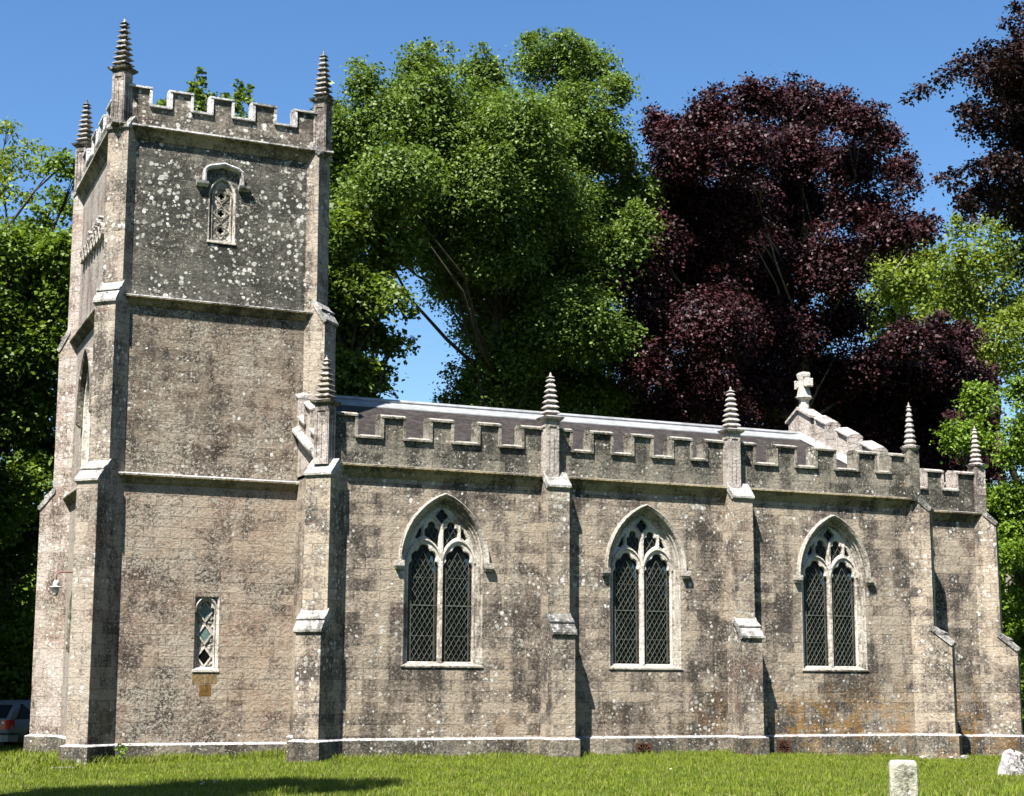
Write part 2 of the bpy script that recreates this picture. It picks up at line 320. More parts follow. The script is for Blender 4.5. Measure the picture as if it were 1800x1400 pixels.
def sweep(mb, path, prof, fn):
    """path: 2-D points (s,z) with outward normal on the left; prof: list of (off, depth)"""
    rings = []
    for i, p in enumerate(path):
        a = path[max(i - 1, 0)]; b = path[min(i + 1, len(path) - 1)]
        dx, dz = b[0] - a[0], b[1] - a[1]; l = math.hypot(dx, dz); nx, nz = -dz / l, dx / l
        rings.append([fn((p[0] + nx * o, p[1] + nz * o), d) for o, d in prof])
    mb.loft(rings)
# ================================================================== CHURCH
church = thing('church', (5, 3, 0), 'old limestone church with battlemented west tower, pinnacles and pointed nave windows on a lawn', 'church')
shx = lambda p: (p[0] - .011 * p[2], p[1], p[2])                     # the old tower leans a little to the west
TX0, TX1, TY0, TY1 = -4.86, .23, 2.6, 8.7
NX0, NX1, NY1 = -.35, 16.25, 10.2
CX1, CY0, CY1 = 19.3, 1.0, 9.2
RISE = .45
def south(y0): return lambda p, d: (p[0], y0 + d, p[1])
def west(x0): return lambda p, d: (x0 + d, p[0], p[1])

def walls(name, x0, x1, y0, y1, z0, z1, mat, holes_s=(), holes_w=(), xf=None):
    m = MB(xf)
    m.plate([(x0, z0), (x1, z0), (x1, z1), (x0, z1)], holes_s, south(y0), 0)
    m.plate([(y0, z0), (y1, z0), (y1, z1), (y0, z1)], holes_w, west(x0), 0)
    m.add([(x1, y0, z0), (x1, y1, z0), (x0, y1, z0), (x1, y0, z1), (x1, y1, z1), (x0, y1, z1)], [(0, 1, 4, 3), (1, 2, 5, 4)])
    return m.build(name, mat, church, fix=False)
def plinth(x0, x1, y0, y1, zt, zb, mat, xf=None, o=.085):
    m = MB(xf); R4 = lambda e, z: [(x0 - e, y0 - e, z), (x1 + e, y0 - e, z), (x1 + e, y1 + e, z), (x0 - e, y1 + e, z)]
    m.loft([R4(o, zb), R4(o, zt - .035), R4(o - .012, zt - .02), R4(-.01, zt + .02), R4(-.2, zt + .015)], caps=(False, False))
    return m.build('plinth', mat, church)
def stringc(x0, x1, y0, z, pr=.17, xf=None, sides='s', y1=None, mat=None, th=.2):
    m = MB(xf); sec = [(.02, .05), (-pr, .015), (-pr - .005, -.03), (-pr * .55, -.09), (-pr * .42, -.15), (-.02, -th), (.02, -th)]
    if sides == 's': m.prism(sec, lambda p, t: (t, y0 + p[0], z + p[1]), x0, x1)
    else: m.loft([[(x0 + e, y0 + e, z + h), (x1 - e, y0 + e, z + h), (x1 - e, y1 - e, z + h), (x0 + e, y1 - e, z + h)] for e, h in sec], caps=(False, False))
    return m.build('string_course', mat or M['string'], church)

def buttress(c, d, hw, stages, ptop, hs, zb, plz, plp, mat, capm, plm, xf=None, hwp=.08):
    l = math.hypot(*d); d = (d[0] / l, d[1] / l); n = (-d[1], d[0])
    W = lambda o, s, z: (c[0] + d[0] * o + n[0] * s, c[1] + d[1] * o + n[1] * s, z)
    ps = [p for p, z in stages] + [ptop]
    poly = [(-.55, plz - .02), (stages[0][0], plz - .02)]
    for i, (p, z) in enumerate(stages): poly += [(p, z), (ps[i + 1], z + hs[i])]
    poly += [(-.55, stages[-1][1] + hs[-1])]
    m = MB(xf); m.prism(poly, lambda p, t: W(p[0], t, p[1]), -hw, hw); b = m.build('buttress', mat, church)
    for i, (p, z) in enumerate(stages):
        q = ps[i + 1]; dz = hs[i]; e = .055
        sl = [(p + e, z - .05), (p + e, z + .0), (q - .03, z + dz + .075), (q - .1, z + dz + .03), (q - .1, z + dz - .05), (p - .02, z - .09)]
        mm = MB(xf); mm.prism(sl, lambda a, t: W(a[0], t, a[1]), -hw - .035, hw + .035)
        if dz > .3:
            k = .5; a = (p + e + (q - p - e) * k, z + (dz + .075) * k)
            mm.prism([(a[0] + .03, a[1] - .01), (a[0] + .03, a[1] + .02), (a[0] - .08, a[1] + .10), (a[0] - .08, a[1])], lambda a_, t: W(a_[0], t, a_[1]), -hw - .04, hw + .04)
        mm.build('buttress_cap', capm[i] if isinstance(capm, list) else capm, b)
    m = MB(xf); R4 = lambda o, s, z: [W(-.5, -s, z), W(o, -s, z), W(o, s, z), W(-.5, s, z)]
    m.loft([R4(plp, hw + hwp, zb), R4(plp, hw + hwp, plz - .032), R4(plp - .01, hw + hwp - .01, plz - .017), R4(stages[0][0] - .01, hw - .01, plz + .024)])
    m.build('buttress_plinth', plm, b)
    return b

def pinnacle(c, z0, zb, zt, hw, rot, tiers, mat, xf=None, n=4, panel=True, flare=.065):
    a0 = math.radians(rot); ca, sa = math.cos(a0), math.sin(a0)
    W = lambda x, y, z: (c[0] + x * ca - y * sa, c[1] + x * sa + y * ca, z)
    m = MB(xf); R4 = lambda e, z: [W(-e, -e, z), W(e, -e, z), W(e, e, z), W(-e, e, z)]
    m.loft([R4(hw, z0), R4(hw, zb - .1)])
    if panel:
        for q in range(4):
            r = q * math.pi / 2; cr, sr = math.cos(r), math.sin(r)
            def V(x, y, z, cr=cr, sr=sr): return W(x * cr - y * sr, x * sr + y * cr, z)
            def bx(x0, x1, za, zc):
                y0, y1 = -hw - .022, -hw + .01
                m.add([V(x0, y0, za), V(x1, y0, za), V(x1, y1, za), V(x0, y1, za), V(x0, y0, zc), V(x1, y0, zc), V(x1, y1, zc), V(x0, y1, zc)], [(3, 2, 1, 0), (4, 5, 6, 7), (0, 1, 5, 4), (1, 2, 6, 5), (2, 3, 7, 6), (3, 0, 4, 7)])
            bx(-hw, -hw * .62, z0, zb - .12); bx(hw * .62, hw, z0, zb - .12); bx(-hw * .62, hw * .62, z0, z0 + .14); bx(-hw * .62, hw * .62, zb - .24, zb - .12); bx(-.02, .02, z0 + .14, zb - .4)
    sh = m.build('pinnacle', mat[0], church)
    m = MB(xf)
    def RN(e, z): return [W(*(e * (1.0 if n > 4 else 1.4142) * f for f in (math.cos(q), math.sin(q))), z) for q in [math.pi / 4 + 2 * math.pi * k / n for k in range(n)]]
    rings = [RN(hw, zb - .13), RN(hw + .09, zb - .05), RN(hw + .11, zb), RN(hw * .86, zb + .045)]
    H = zt - zb; hcone = H * .13; h = (H - .045 - hcone) / tiers; core0, core1 = hw * .80, hw * .22
    for i in range(tiers):
        z = zb + .045 + i * h; r = core0 + (core1 - core0) * i / (tiers - .3); r2 = core0 + (core1 - core0) * (i + 1) / (tiers - .3); f = flare * (1 - .35 * i / tiers)
        rings += [RN(r * .93, z + .05 * h), RN(r * .93, z + .20 * h), RN(r * .95 + f, z + .42 * h), RN(r * .95 + f, z + .54 * h), RN(max(r2, .02) + .012, z + .97 * h)]
    z = zt - hcone; rings += [RN(core1 * .9, z), RN(core1 + flare * .8, z + .10 * hcone), RN(core1 * .75, z + .35 * hcone), RN(.014, z + .85 * hcone), RN(.006, zt)]
    m.loft(rings); m.build('spire', mat[1], sh, smooth=False)
    return sh

def parapet(fn, s0, s1, z0, zc, zm, mer, th, mat, capmat, slope=0., s_ref=0., name='parapet', slopem=None):
    zz = lambda s, z: z + slope * (s - s_ref)
    poly = [(s0, z0), (s1, z0)]; top = []
    cur = s0; segs = []
    for a, b in mer:
        if a > cur + 1e-4: segs.append((cur, a, zc))
        segs.append((a, b, zm)); cur = b
    if cur < s1 - 1e-4: segs.append((cur, s1, zc))
    for a, b, z in segs: top += [(a, z), (b, z)]
    poly = poly + top[::-1]
    m = MB(); m.prism(poly, lambda p, t: fn((p[0], zz(p[0], p[1])), t), 0., th); o = m.build(name, mat, church)
    m = MB(); e = .055
    for a, b, z in segs:
        hi = z == zm; a2, b2 = (a - e, b + e) if hi else (a + e * .0, b)
        a2 = max(a2, s0); b2 = min(b2, s1)
        sec = [(-.07, -.045), (-.075, .0), (.07, .055), (th - .05, .09), (th + .06, .01), (th + .06, -.04)]
        m.prism(sec, lambda p, t: fn((t, zz(t, z + p[1])), p[0]), a2, b2)
    for a, b in mer:
        for s, sg in ((a, -1), (b, 1)):
            if s <= s0 + .01 or s >= s1 - .01: continue
            x0, x1 = sorted((s - sg * .01, s + sg * e)); m.loft([[fn((x0, zz(x0, z)), -.055), fn((x1, zz(x1, z)), -.055), fn((x1, zz(x1, z)), th + .05), fn((x0, zz(x0, z)), th + .05)] for z in (zc - .02, zm - .03)])
    m.build('coping', capmat, o); return o

# ---------------------------------------------------------------- nave
WX = [2.505, 7.83, 13.37]; WW, WR, WZ, WS = 1.0, 1.63, 4.46, 2.05
holes = [arch(WW, WR, WZ, x, WS) for x in WX]
walls('nave_wall', NX0, NX1, 0, NY1, .40, 6.58, M['nave'], holes)
plinth(NX0, NX1, 0, NY1, .42, -.9, M['plinth'])
stringc(NX0 + .3, NX1 - .2, 0, 6.61, .19, th=.26)
def nave_window(xc):
    y = south(0)
    rings = []
    for o, d in ((0, 0), (.012, -.004), (.045, .015), (.05, .07), (.095, .08), (.10, .11), (.135, .145), (.155, .15), (.155, .25)):
        rings.append([y(p, d) for p in arch(WW, WR, WZ, xc, WS + o * .45, o)])
    m = MB(); m.loft(rings, caps=(False, False)); wn = m.build('window', M['jamb'], church, fix=False)
    m = MB(); m.prism([(-.03, -.035), (-.03, .0), (.22, .10), (.22, -.06)], lambda p, t: (t, p[0], WS + p[1] + .01), xc - WW - .02, xc + WW + .02); m.build('sill', M['jamb'], wn)
    # hood mould with returned stops
    m = MB(); path = arch(WW + .015, WR + .015, WZ - .02, xc, 0, 0, z_bot=False)
    sweep(m, path, [(0., .01), (0., -.03), (.025, -.10), (.085, -.145), (.105, -.13), (.115, .01)], y)
    for s in (-1, 1):
        x = xc + s * (WW + .015); x0, x1 = sorted((x - s * .0, x + s * .21))
        m.loft([[(x0 + e, -.14 + d, z) for e, d in ((0, 0),)] + [(x1 - e2, -.14 + d, z) for e2, d in ((0, 0),)] + [(x1, .01, z), (x0, .01, z)] for z, e2 in ((WZ - .13, 0), (WZ - .03, 0), (WZ - .0, 0))])
        m.loft([[(x0 + .03, -.10, WZ - .20), (x1 - .05, -.10, WZ - .20), (x1 - .05, .01, WZ - .2), (x0 + .03, .01, WZ - .2)], [(x0, -.13, WZ - .125), (x1, -.13, WZ - .125), (x1, .01, WZ - .125), (x0, .01, WZ - .125)]])
    m.build('hood_mould', M['jamb'], wn)
    # pierced tracery plate
    o = .15; outer = arch(WW, WR, WZ, 0, WS + .07, o); H = []
    lob = [(-.20, .02, .175), (.20, .02, .175), (-.155, .26, .155), (.155, .26, .155), (0, .43, .135)]
    for s in (-1, 1):
        head = foils(lob, s * .43, 4.30, 0, math.pi, 44); H.append(('m', ccw([(s * .43 - .372, 2.15), (s * .43 + .372, 2.15)] + head)))
        hd = foils([(-.085, 0, .097), (.085, 0, .097), (0, .145, .095)], s * .243, 5.17, 0, math.pi, 24)
        lo = [(s * .062, 4.77), (s * .18, 4.90), (s * .30, 5.01), (s * .42, 5.07)]
        if s < 0: lo = lo[::-1]
        H.append(('u', ccw(lo + hd)))
        H.append(('e', ccw([(s * .495, 5.07), (s * .495, 5.29), (s * .56, 5.21), (s * .655, 5.02), (s * .60, 4.985)])))
    H.append(('q', ccw(foils([(.08, 0, .078), (-.08, 0, .078), (0, .085, .078), (0, -.085, .078)], 0, 5.545, 0, 2 * math.pi * (1 - 1 / 40), 39))))
    f = lambda p, d: (xc + p[0], d, p[1])
    m = MB(); m.plate(outer, [offset(h, .022) for _, h in H], f, .155)
    for k, h in H: m.loft([[f(p, .155) for p in offset(h, .022)], [f(p, .18) for p in h], [f(p, .245) for p in h]], caps=(False, False))
    def bar(path, w, y0=.11):
        rings = []
        for i, p in enumerate(path):
            a = path[max(i - 1, 0)]; b = path[min(i + 1, len(path) - 1)]; dx, dz = b[0] - a[0], b[1] - a[1]; l = math.hypot(dx, dz); nx, nz = -dz / l, dx / l
            rings.append([f((p[0] + nx * q, p[1] + nz * q), d) for q, d in ((-w / 2, .16), (-w * .28, y0), (w * .28, y0), (w / 2, .16))])
        m.loft(rings)
    bar([(0, 2.13), (0, 4.6), (0, 5.38)], .09)
    for s in (-1, 1):
        bar([(s * (.002 + .43 * (1 - math.cos(t)) ** .9), 4.44 + .54 * math.sin(t) ** 1.0) for t in [k * math.pi / 16 for k in range(9)]], .06, .115)
        bar([(s * (.845 - .415 * (1 - math.cos(t)) ** .9), 4.46 + .52 * math.sin(t)) for t in [k * math.pi / 16 for k in range(9)]], .06, .117)
        bar([(s * .457, 4.98), (s * .457, 5.34)], .045, .12)
        bar([(s * .02, 5.34), (s * .185, 5.54), (s * .01, 5.75)], .035, .125)
    m.build('tracery', M['pale'], wn, fix=False)
    m = MB(); m.add([(xc + p[0], .235, p[1]) for p in outer], [tuple(range(len(outer)))]); m.build('glass', M['glass'], wn, fix=False)
    # leaded lights
    m = MB()
    def seg(a, b, w, y0=.212, y1=.226):
        dx, dz = b[0] - a[0], b[1] - a[1]; l = math.hypot(dx, dz)
        if l < .02: return
        nx, nz = -dz / l * w / 2, dx / l * w / 2
        q = [(a[0] + nx, a[1] + nz), (b[0] + nx, b[1] + nz), (b[0] - nx, b[1] - nz), (a[0] - nx, a[1] - nz)]
        m.loft([[f(p, y0) for p in q], [f(p, y1) for p in q]])
    def lattice(poly, cx, hw2, z0, z1, dx, dz, w):
        k = dz / dx; c = z0 - 6 * dz
        while c < z1 + 6 * dz:
            for sg in (-1, 1):
                pts = [(cx - hw2 + 2 * hw2 * i / 40, 0) for i in range(41)]; st = None; last = None
                for x, _ in pts:
                    z = c + sg * k * (x - cx); ok = z0 < z < z1 and inside((x, z), poly)
                    if ok and st is None: st = (x, z)
                    if not ok and st: seg(st, last, w); st = None
                    last = (x, z)
                if st: seg(st, last, w)
            c += dz
    for k, h in H:
        xs = [p[0] for p in h]; zs = [p[1] for p in h]; cx = (min(xs) + max(xs)) / 2
        if k == 'm':
            hi = offset(h, -.012); lattice(hi, cx, .285, 2.17, 4.55, .128, .205, .0075)
            for e in (-.285, .285): seg((cx + e, 2.17), (cx + e, 4.5), .012)
            for e in (-.345, .345):
                z = 2.2
                while z < 4.35: seg((cx + e * .84, z), (cx + e, z + .05), .008); seg((cx + e, z + .05), (cx + e * .84, z + .10), .008); z += .1025
            for z in (3.45,): seg((cx - .355, z), (cx + .355, z), .02, .205)
            for z in (2.75, 4.1): seg((cx - .355, z), (cx + .355, z), .010)
            seg((cx - .2, 4.36), (cx, 4.70), .011); seg((cx + .2, 4.36), (cx, 4.70), .011)
        elif k == 'u': lattice(offset(h, -.01), cx, .15, 4.85, 5.38, .15, .24, .009)
    m.build('leading', M['leadline'], wn, fix=False)
    for s in (-1, 1):
        for e in (-.32, .32):
            m = MB(); m.box(xc + s * .43 + e - .02, xc + s * .43 + e + .02, .2305, .2335, 2.2, 4.36); m.build('border_glass', M['glass_amber'], wn)
    for s, e, z in ((-1, .25, 4.25), (-1, .22, 4.45), (1, .3, 4.1), (1, .28, 3.8), (1, .24, 4.4), (1, .31, 3.3), (-1, -.3, 2.6)):
        m = MB(); m.box(xc + s * .43 + e - .03, xc + s * .43 + e + .03, .2285, .2325, z, z + .16); m.build('stained_glass_piece', M['glass_blue'], wn)
    return wn
w1 = nave_window(WX[0])
for x in WX[1:]: c_ = copy_tree(w1, (x - WX[0], 0, 0), church)
# buttresses of the nave
cp = M['cap']; cd = M['capdark']
bargs = dict(mat=M['butt'], plm=M['plinth'])
buttress((NX0, 0), (-1, -1), .315, [(.72, 2.82), (.46, 6.34)], .16, [.40, .28], -.9, .42, .82, capm=[cp, cp], **bargs)
buttress((5.28, 0), (0, -1), .28, [(.74, 2.86), (.43, 6.37)], .20, [.40, .28], -.9, .42, .84, capm=[cd, cp], **bargs)
buttress((10.42, 0), (0, -1), .28, [(.74, 2.86), (.43, 6.37)], .20, [.40, .28], -.9, .42, .84, capm=[cp, cp], **bargs)
buttress((NX1, 0), (1, -1), .31, [(.71, 2.80), (.27, 6.36)], .05, [.38, .25], -.9, .42, .80, capm=[cp, cp], **bargs)
P1, P2 = (M['pin'], M['pin_dark']), (M['pin'], M['pin'])
pinnacle((-.50, -.14), 6.55, 8.02, 9.10, .165, 45, 7, P1)
pinnacle((5.19, -.12), 6.55, 8.05, 9.18, .155, 0, 7, P2)
pinnacle((10.30, -.12), 6.55, 8.09, 9.23, .155, 0, 7, P2)
pinnacle((15.93, -.08), 6.55, 8.03, 9.26, .16, 0, 7, (M['parapet'], M['pin']), n=8, panel=False, flare=.045)
# parapet in three bays
pf = south(0.015)
def bay(a, b, rights, wd, first):
    mer = [(a, first)] + [(r - wd, r) for r in rights]; mer[-1] = (mer[-1][0], b) if mer[-1][1] > b - .3 else mer[-1]
    return parapet(pf, a, b, 6.60, 7.30, 7.80, mer, .36, M['parapet'], M['coping'])
bay(-.34, 5.03, [1.45, 2.66, 3.88, 5.03], .50, .27)
bay(5.35, 10.14, [6.90, 8.03, 9.16, 10.14], .50, 5.78)
bay(10.46, 15.86, [12.28, 13.51, 14.82, 15.86], .54, 11.03)
# gables
parapet(west(-.38), .02, TY0 + .3, 6.62, 7.15, 7.64, [(.02, .25), (.55, .80), (1.36, 1.83), (2.45, 2.85)], .36, M['gable'], M['gable'], .43, .3, 'gable_parapet')
m = MB(); sec = [(.02, .12), (-.17, .0), (-.175, -.06), (-.07, -.17), (.02, -.24)]
m.prism(sec, lambda p, t: (NX0 + p[0], t, 6.62 + .46 * max(t - .1, 0) + p[1]), .1, TY0 + .2); m.build('raking_string_course', M['cap'], church)
m = MB(); m.add([(NX0, 0, 6.5), (NX0, NY1, 6.5), (NX0, NY1 / 2, 9.1)], [(0, 1, 2)]); m.add([(NX0 + .3, 0, 6.5), (NX0 + .3, NY1, 6.5), (NX0 + .3, NY1 / 2, 9.1)], [(0, 2, 1)]); m.build('west_gable_wall', M['gable'], church)
ge = west(15.88); GS = -.475
# south half of the east gable climbs towards the apex; y runs north
parapet(ge, .36, 4.5, 6.7, 7.22, 8.04, [(.36, .80), (1.50, 1.97), (2.64, 3.12), (3.72, 4.20)], .40, M['gable'], M['gable'], .475, 1.22, 'gable_parapet')
parapet(west(15.885), 5.7, 9.9, 6.7, 7.35, 7.88, [(6.05, 6.85), (7.1, 7.9), (8.15, 8.95)], .36, M['gable'], M['gable'], -.475, 8.95, 'gable_parapet')
m = MB(); yc = 5.1
m.prism([(yc - .58, 8.6), (yc + .58, 8.6), (yc + .58, 9.56), (yc, 9.84), (yc - .58, 9.56)], lambda p, t: (t, p[0], p[1]), 15.87, 16.25)
kn = m.build('gable_apex_block', M['gable'], church)
m = MB()
for s in (-1, 1): m.prism([(yc + s * .66, 9.50), (yc + s * .66, 9.57), (yc, 9.93), (yc, 9.84)], lambda p, t: (t, p[0], p[1]), 15.80, 16.32)
m.build('apex_coping', M['gable'], kn)
m = MB(); cxx = 16.06
Q = lambda e, z, k=8: [(cxx + e * math.cos(a), yc + e * math.sin(a), z) for a in [math.pi / 8 + 2 * math.pi * j / k for j in range(k)]]
m.loft([Q(.17, 9.7), Q(.15, 10.08), Q(.17, 10.14), Q(.26, 10.22), Q(.25, 10.26), Q(.12, 10.30)])
q4 = lambda a, b, z: [(cxx - a, yc - b, z), (cxx + a, yc - b, z), (cxx + a, yc + b, z), (cxx - a, yc + b, z)]
m.loft([q4(.12, .20, 10.28), q4(.11, .17, 10.42), q4(.10, .10, 10.60), q4(.10, .11, 10.76), q4(.12, .17, 10.86), q4(.13, .18, 10.94), q4(.11, .15, 11.0)])
for s in (-1, 1): m.loft([[(cxx + a, yc + s * l, 10.655 + b) for a, b in ((-h1, -h2), (h1, -h2), (h1, h2), (-h1, h2))] for l, h1, h2 in ((.0, .098, .07), (.14, .10, .08), (.24, .12, .125), (.32, .12, .13), (.35, .10, .10))])
m.build('gable_cross', M['pale'], church)
# roof
m = MB(); zr = 9.05
for s in (1, -1):
    y0, y1 = (.36, 5.1) if s > 0 else (9.84, 5.1)
    m.add([(0, y0, 6.94), (15.9, y0, 6.94), (15.9, y1, zr), (0, y1, zr)], [(0, 1, 2, 3)] if s > 0 else [(3, 2, 1, 0)])
rf = m.build('roof', M['slate'], church)
m = MB(); k = (zr - 6.94) / 4.74
pr = lambda d: (5.1 - d, zr - k * d)
y_, z_ = pr(.52)
m.add([(0.02, y_, z_ + .004), (15.9, y_, z_ + .004), (15.9, 5.1, zr + .03), (0.02, 5.1, zr + .03), (0.02, y_, z_ + .03), (15.9, y_, z_ + .03)], [(4, 5, 2, 3), (0, 1, 5, 4)])
m.add([(0.02, 10.2 - y_, z_ + .03), (15.9, 10.2 - y_, z_ + .03), (15.9, 5.1, zr + .03), (0.02, 5.1, zr + .03)], [(3, 2, 1, 0)])
m.tube([(0.0, 5.1, zr + .05), (15.9, 5.1, zr + .05)], [.065, .065], 8); m.build('lead_ridge', M['lead'], rf)
m = MB(); m.prism([(-.05, .02), (.02, .10), (.02, -.05), (-.32, -.05), (-.34, -.005)], lambda p, t: (15.86 + p[0], .4 + 4.7 * t, 6.96 + (zr - 6.96) * t + p[1] + .04), 0, 1); m.build('lead_flashing', M['lead'], rf)
# ---------------------------------------------------------------- chancel
walls('chancel_wall', NX1 - .3, CX1, CY0, CY1, .32, 6.46, M['nave'])
plinth(NX1 - .3, CX1, CY0, CY1, .34, -1.0, M['plinth'])
stringc(NX1, CX1 - .2, CY0, 6.45, .17, th=.24)
buttress((CX1, CY0), (1, -1), .31, [(.70, 2.70), (.28, 6.20)], .05, [.38, .25], -1.0, .34, .78, capm=[cp, cp], **bargs)
buttress((CX1, CY1), (1, 1), .31, [(.70, 2.70), (.28, 6.20)], .05, [.38, .25], -1.0, .34, .78, capm=[cp, cp], **bargs)
pinnacle((19.10, 1.08), 6.4, 7.87, 9.0, .17, 0, 7, (M['gable'], M['gable']), n=8, panel=False, flare=.045)
parapet(south(1.015), NX1 - .1, 19.0, 6.44, 7.10, 7.60, [(16.3, 16.7), (17.28, 17.80), (18.34, 19.0)], .36, M['parapet'], M['gable'])
m = MB(); m.add([(16.2, 1.35, 6.75), (19.1, 1.35, 6.75), (19.1, 5.1, 7.05), (16.2, 5.1, 7.05), (16.2, 8.9, 6.75), (19.1, 8.9, 6.75)], [(0, 1, 2, 3), (3, 2, 5, 4)]); m.build('chancel_roof', M['lead'], church)
parapet(west(18.95), 1.3, 8.8, 6.4, 7.10, 7.45, [(1.9, 2.6), (3.2, 3.9), (4.6, 5.3), (5.9, 6.6), (7.3, 8.0)], .33, M['parapet'], M['gable'])
# floor vents
def vent(x, z0, z1, w, y=-.085):
    m = MB(); m.box(x - w / 2, x + w / 2, y - .012, y + .02, z0, z1); v = m.build('floor_vent', M['black'], church)
    m = MB(); e = .035; y0 = y - .03; y1 = y - .008
    m.box(x - w / 2, x + w / 2, y0, y1, z0, z0 + e); m.box(x - w / 2, x + w / 2, y0, y1, z1 - e, z1); m.box(x - w / 2, x - w / 2 + e, y0, y1, z0 + e, z1 - e); m.box(x + w / 2 - e, x + w / 2, y0, y1, z0 + e, z1 - e)
    cz = (z0 + z1) / 2; r = w * .40
    for k in range(12):
        a = math.pi / 12 + k * math.pi / 6; b1 = a - .10; b2 = a + .10
        q = [(x + .03 * math.cos(a), cz + .03 * math.sin(a)), (x + r * math.cos(b1), cz + r * math.sin(b1)), (x + r * 1.15 * math.cos(a), cz + r * 1.15 * math.sin(a)), (x + r * math.cos(b2), cz + r * math.sin(b2))]
        m.loft([[(p[0], y0, p[1]) for p in q], [(p[0], y1, p[1]) for p in q]])
    for s, t_ in ((-1, -1), (1, -1), (1, 1), (-1, 1)):
        q = [(x + s * (w / 2 - e), cz + t_ * (w / 2 - e)), (x + s * (w / 2 - e - .11), cz + t_ * (w / 2 - e)), (x + s * (w / 2 - e), cz + t_ * (w / 2 - e - .11))]
        m.loft([[(p[0], y0 + .004, p[1]) for p in q], [(p[0], y1, p[1]) for p in q]])
    m.build('vent_grille', M['iron'], v)
vent(7.70, -.12, .27, .42); vent(11.68, -.06, .31, .38)
# ---------------------------------------------------------------- tower
def rect(x0, x1, z0, z1): return [(x0, z0), (x1, z0), (x1, z1), (x0, z1)]
lw, bw = -2.40, -2.315
WNY = 5.65
walls('tower_wall', TX0, TX1, TY0, TY1, .24, 6.42, M['tower_low'], [rect(lw - .29, lw + .29, 1.93, 3.64)], [arch(.95, 1.6, 2.55, WNY, -.1)], shx)
walls('tower_wall', TX0, TX1, TY0, TY1, 6.42, 10.68, M['tower_mid'], [], [arch(1.0, 1.7, 8.3, WNY, 6.95)], shx)
walls('tower_wall', TX0, TX1, TY0, TY1, 10.68, 14.90, M['tower_top'], [arch(.34, .55, 13.42, bw, 12.28)], [], shx)
plinth(TX0, TX1, TY0, TY1, .26, -1.1, M['plinth'], shx)
for z, p_ in ((6.43, .17), (10.69, .18)):
    stringc(TX0, TX1, TY0, z, p_, shx, 'r', TY1)
    m = MB(shx); m.loft([[(TX0 - e, TY0 - e, z + q), (TX1 + e, TY0 - e, z + q), (TX1 + e, TY1 + e, z + q), (TX0 - e, TY1 + e, z + q)] for e, q in ((p_ + .006, -.004), (p_ + .010, .0), (p_ + .008, .022), (.0, .055))], caps=(False, False)); m.build('string_lip', M['tcoping'], church)
stringc(TX0, TX1, TY0, 14.90, .20, shx, 'r', TY1, th=.3)
m = MB(shx); m.loft([[(TX0 - e, TY0 - e, z), (TX1 + e, TY0 - e, z), (TX1 + e, TY1 + e, z), (TX0 - e, TY1 + e, z)] for e, z in ((.205, 14.885), (.212, 14.89), (.21, 14.925), (.0, 14.965))], caps=(False, False)); m.build('cornice_lip', M['tcoping'], church)
tb = dict(mat=M['tbutt'], capm=[M['cap']] * 3, plm=M['plinth'], xf=shx, zb=-1.1)
for c, d in (((TX0, TY0), (-1, -1)), ((TX0, TY1), (-1, 1)), ((TX1, TY0), (1, -1)), ((TX1, TY1), (1, 1))):
    buttress(c, d, .29, [(.68, 6.22), (.29, 10.50), (.05, 14.84)], -.12, [.42, .45, .22], plz=.26, plp=.78, **{**tb, 'mat': M['tbutt_w'] if d == (-1, 1) else M['tbutt']})
    pinnacle((c[0] - d[0] * .02, c[1] - d[1] * .02), 14.9, 16.33, 17.66, .16, 45, 8, P1 if d != (-1, 1) else (M['pin'], M['pin_dark']), shx, flare=.075)
tf = lambda p, d: shx((p[0], TY0 + .012 + d, p[1]))
parapet(tf, TX0 + .12, TX1 - .12, 14.9, 15.52, 15.96, [(TX0 + .12, -4.17), (-3.63, -3.16), (-2.62, -2.14), (-1.56, -1.06), (-.48, TX1 - .12)], .36, M['tower_parapet'], M['tcoping'])
tw = lambda p, d: shx((TX0 + .012 + d, p[0], p[1]))
ym = [(TY0 + .12, TY0 + .6)] + [(TY0 + 1.25 + i * 1.2, TY0 + 1.9 + i * 1.2) for i in range(3)] + [(TY1 - .75, TY1 - .12)]
parapet(tw, TY0 + .12, TY1 - .12, 14.9, 15.52, 15.96, ym, .36, M['tower_parapet'], M['tcoping'])
tn = lambda p, d: shx((p[0], TY1 - .012 - d, p[1])); te = lambda p, d: shx((TX1 - .012 - d, p[0], p[1]))
parapet(tn, TX0 + .12, TX1 - .12, 14.9, 15.52, 15.96, [(TX0 + .12, -4.2), (-3.6, -3.1), (-2.55, -2.05), (-1.5, -1.0), (-.45, TX1 - .12)], .36, M['tower_parapet'], M['tcoping'])
parapet(te, TY0 + .12, TY1 - .12, 14.9, 15.52, 15.96, ym, .36, M['tower_parapet'], M['tcoping'])
m = MB(shx); m.box(TX0 + .2, TX1 - .2, TY0 + .2, TY1 - .2, 14.8, 14.95); m.build('tower_roof', M['lead'], church)

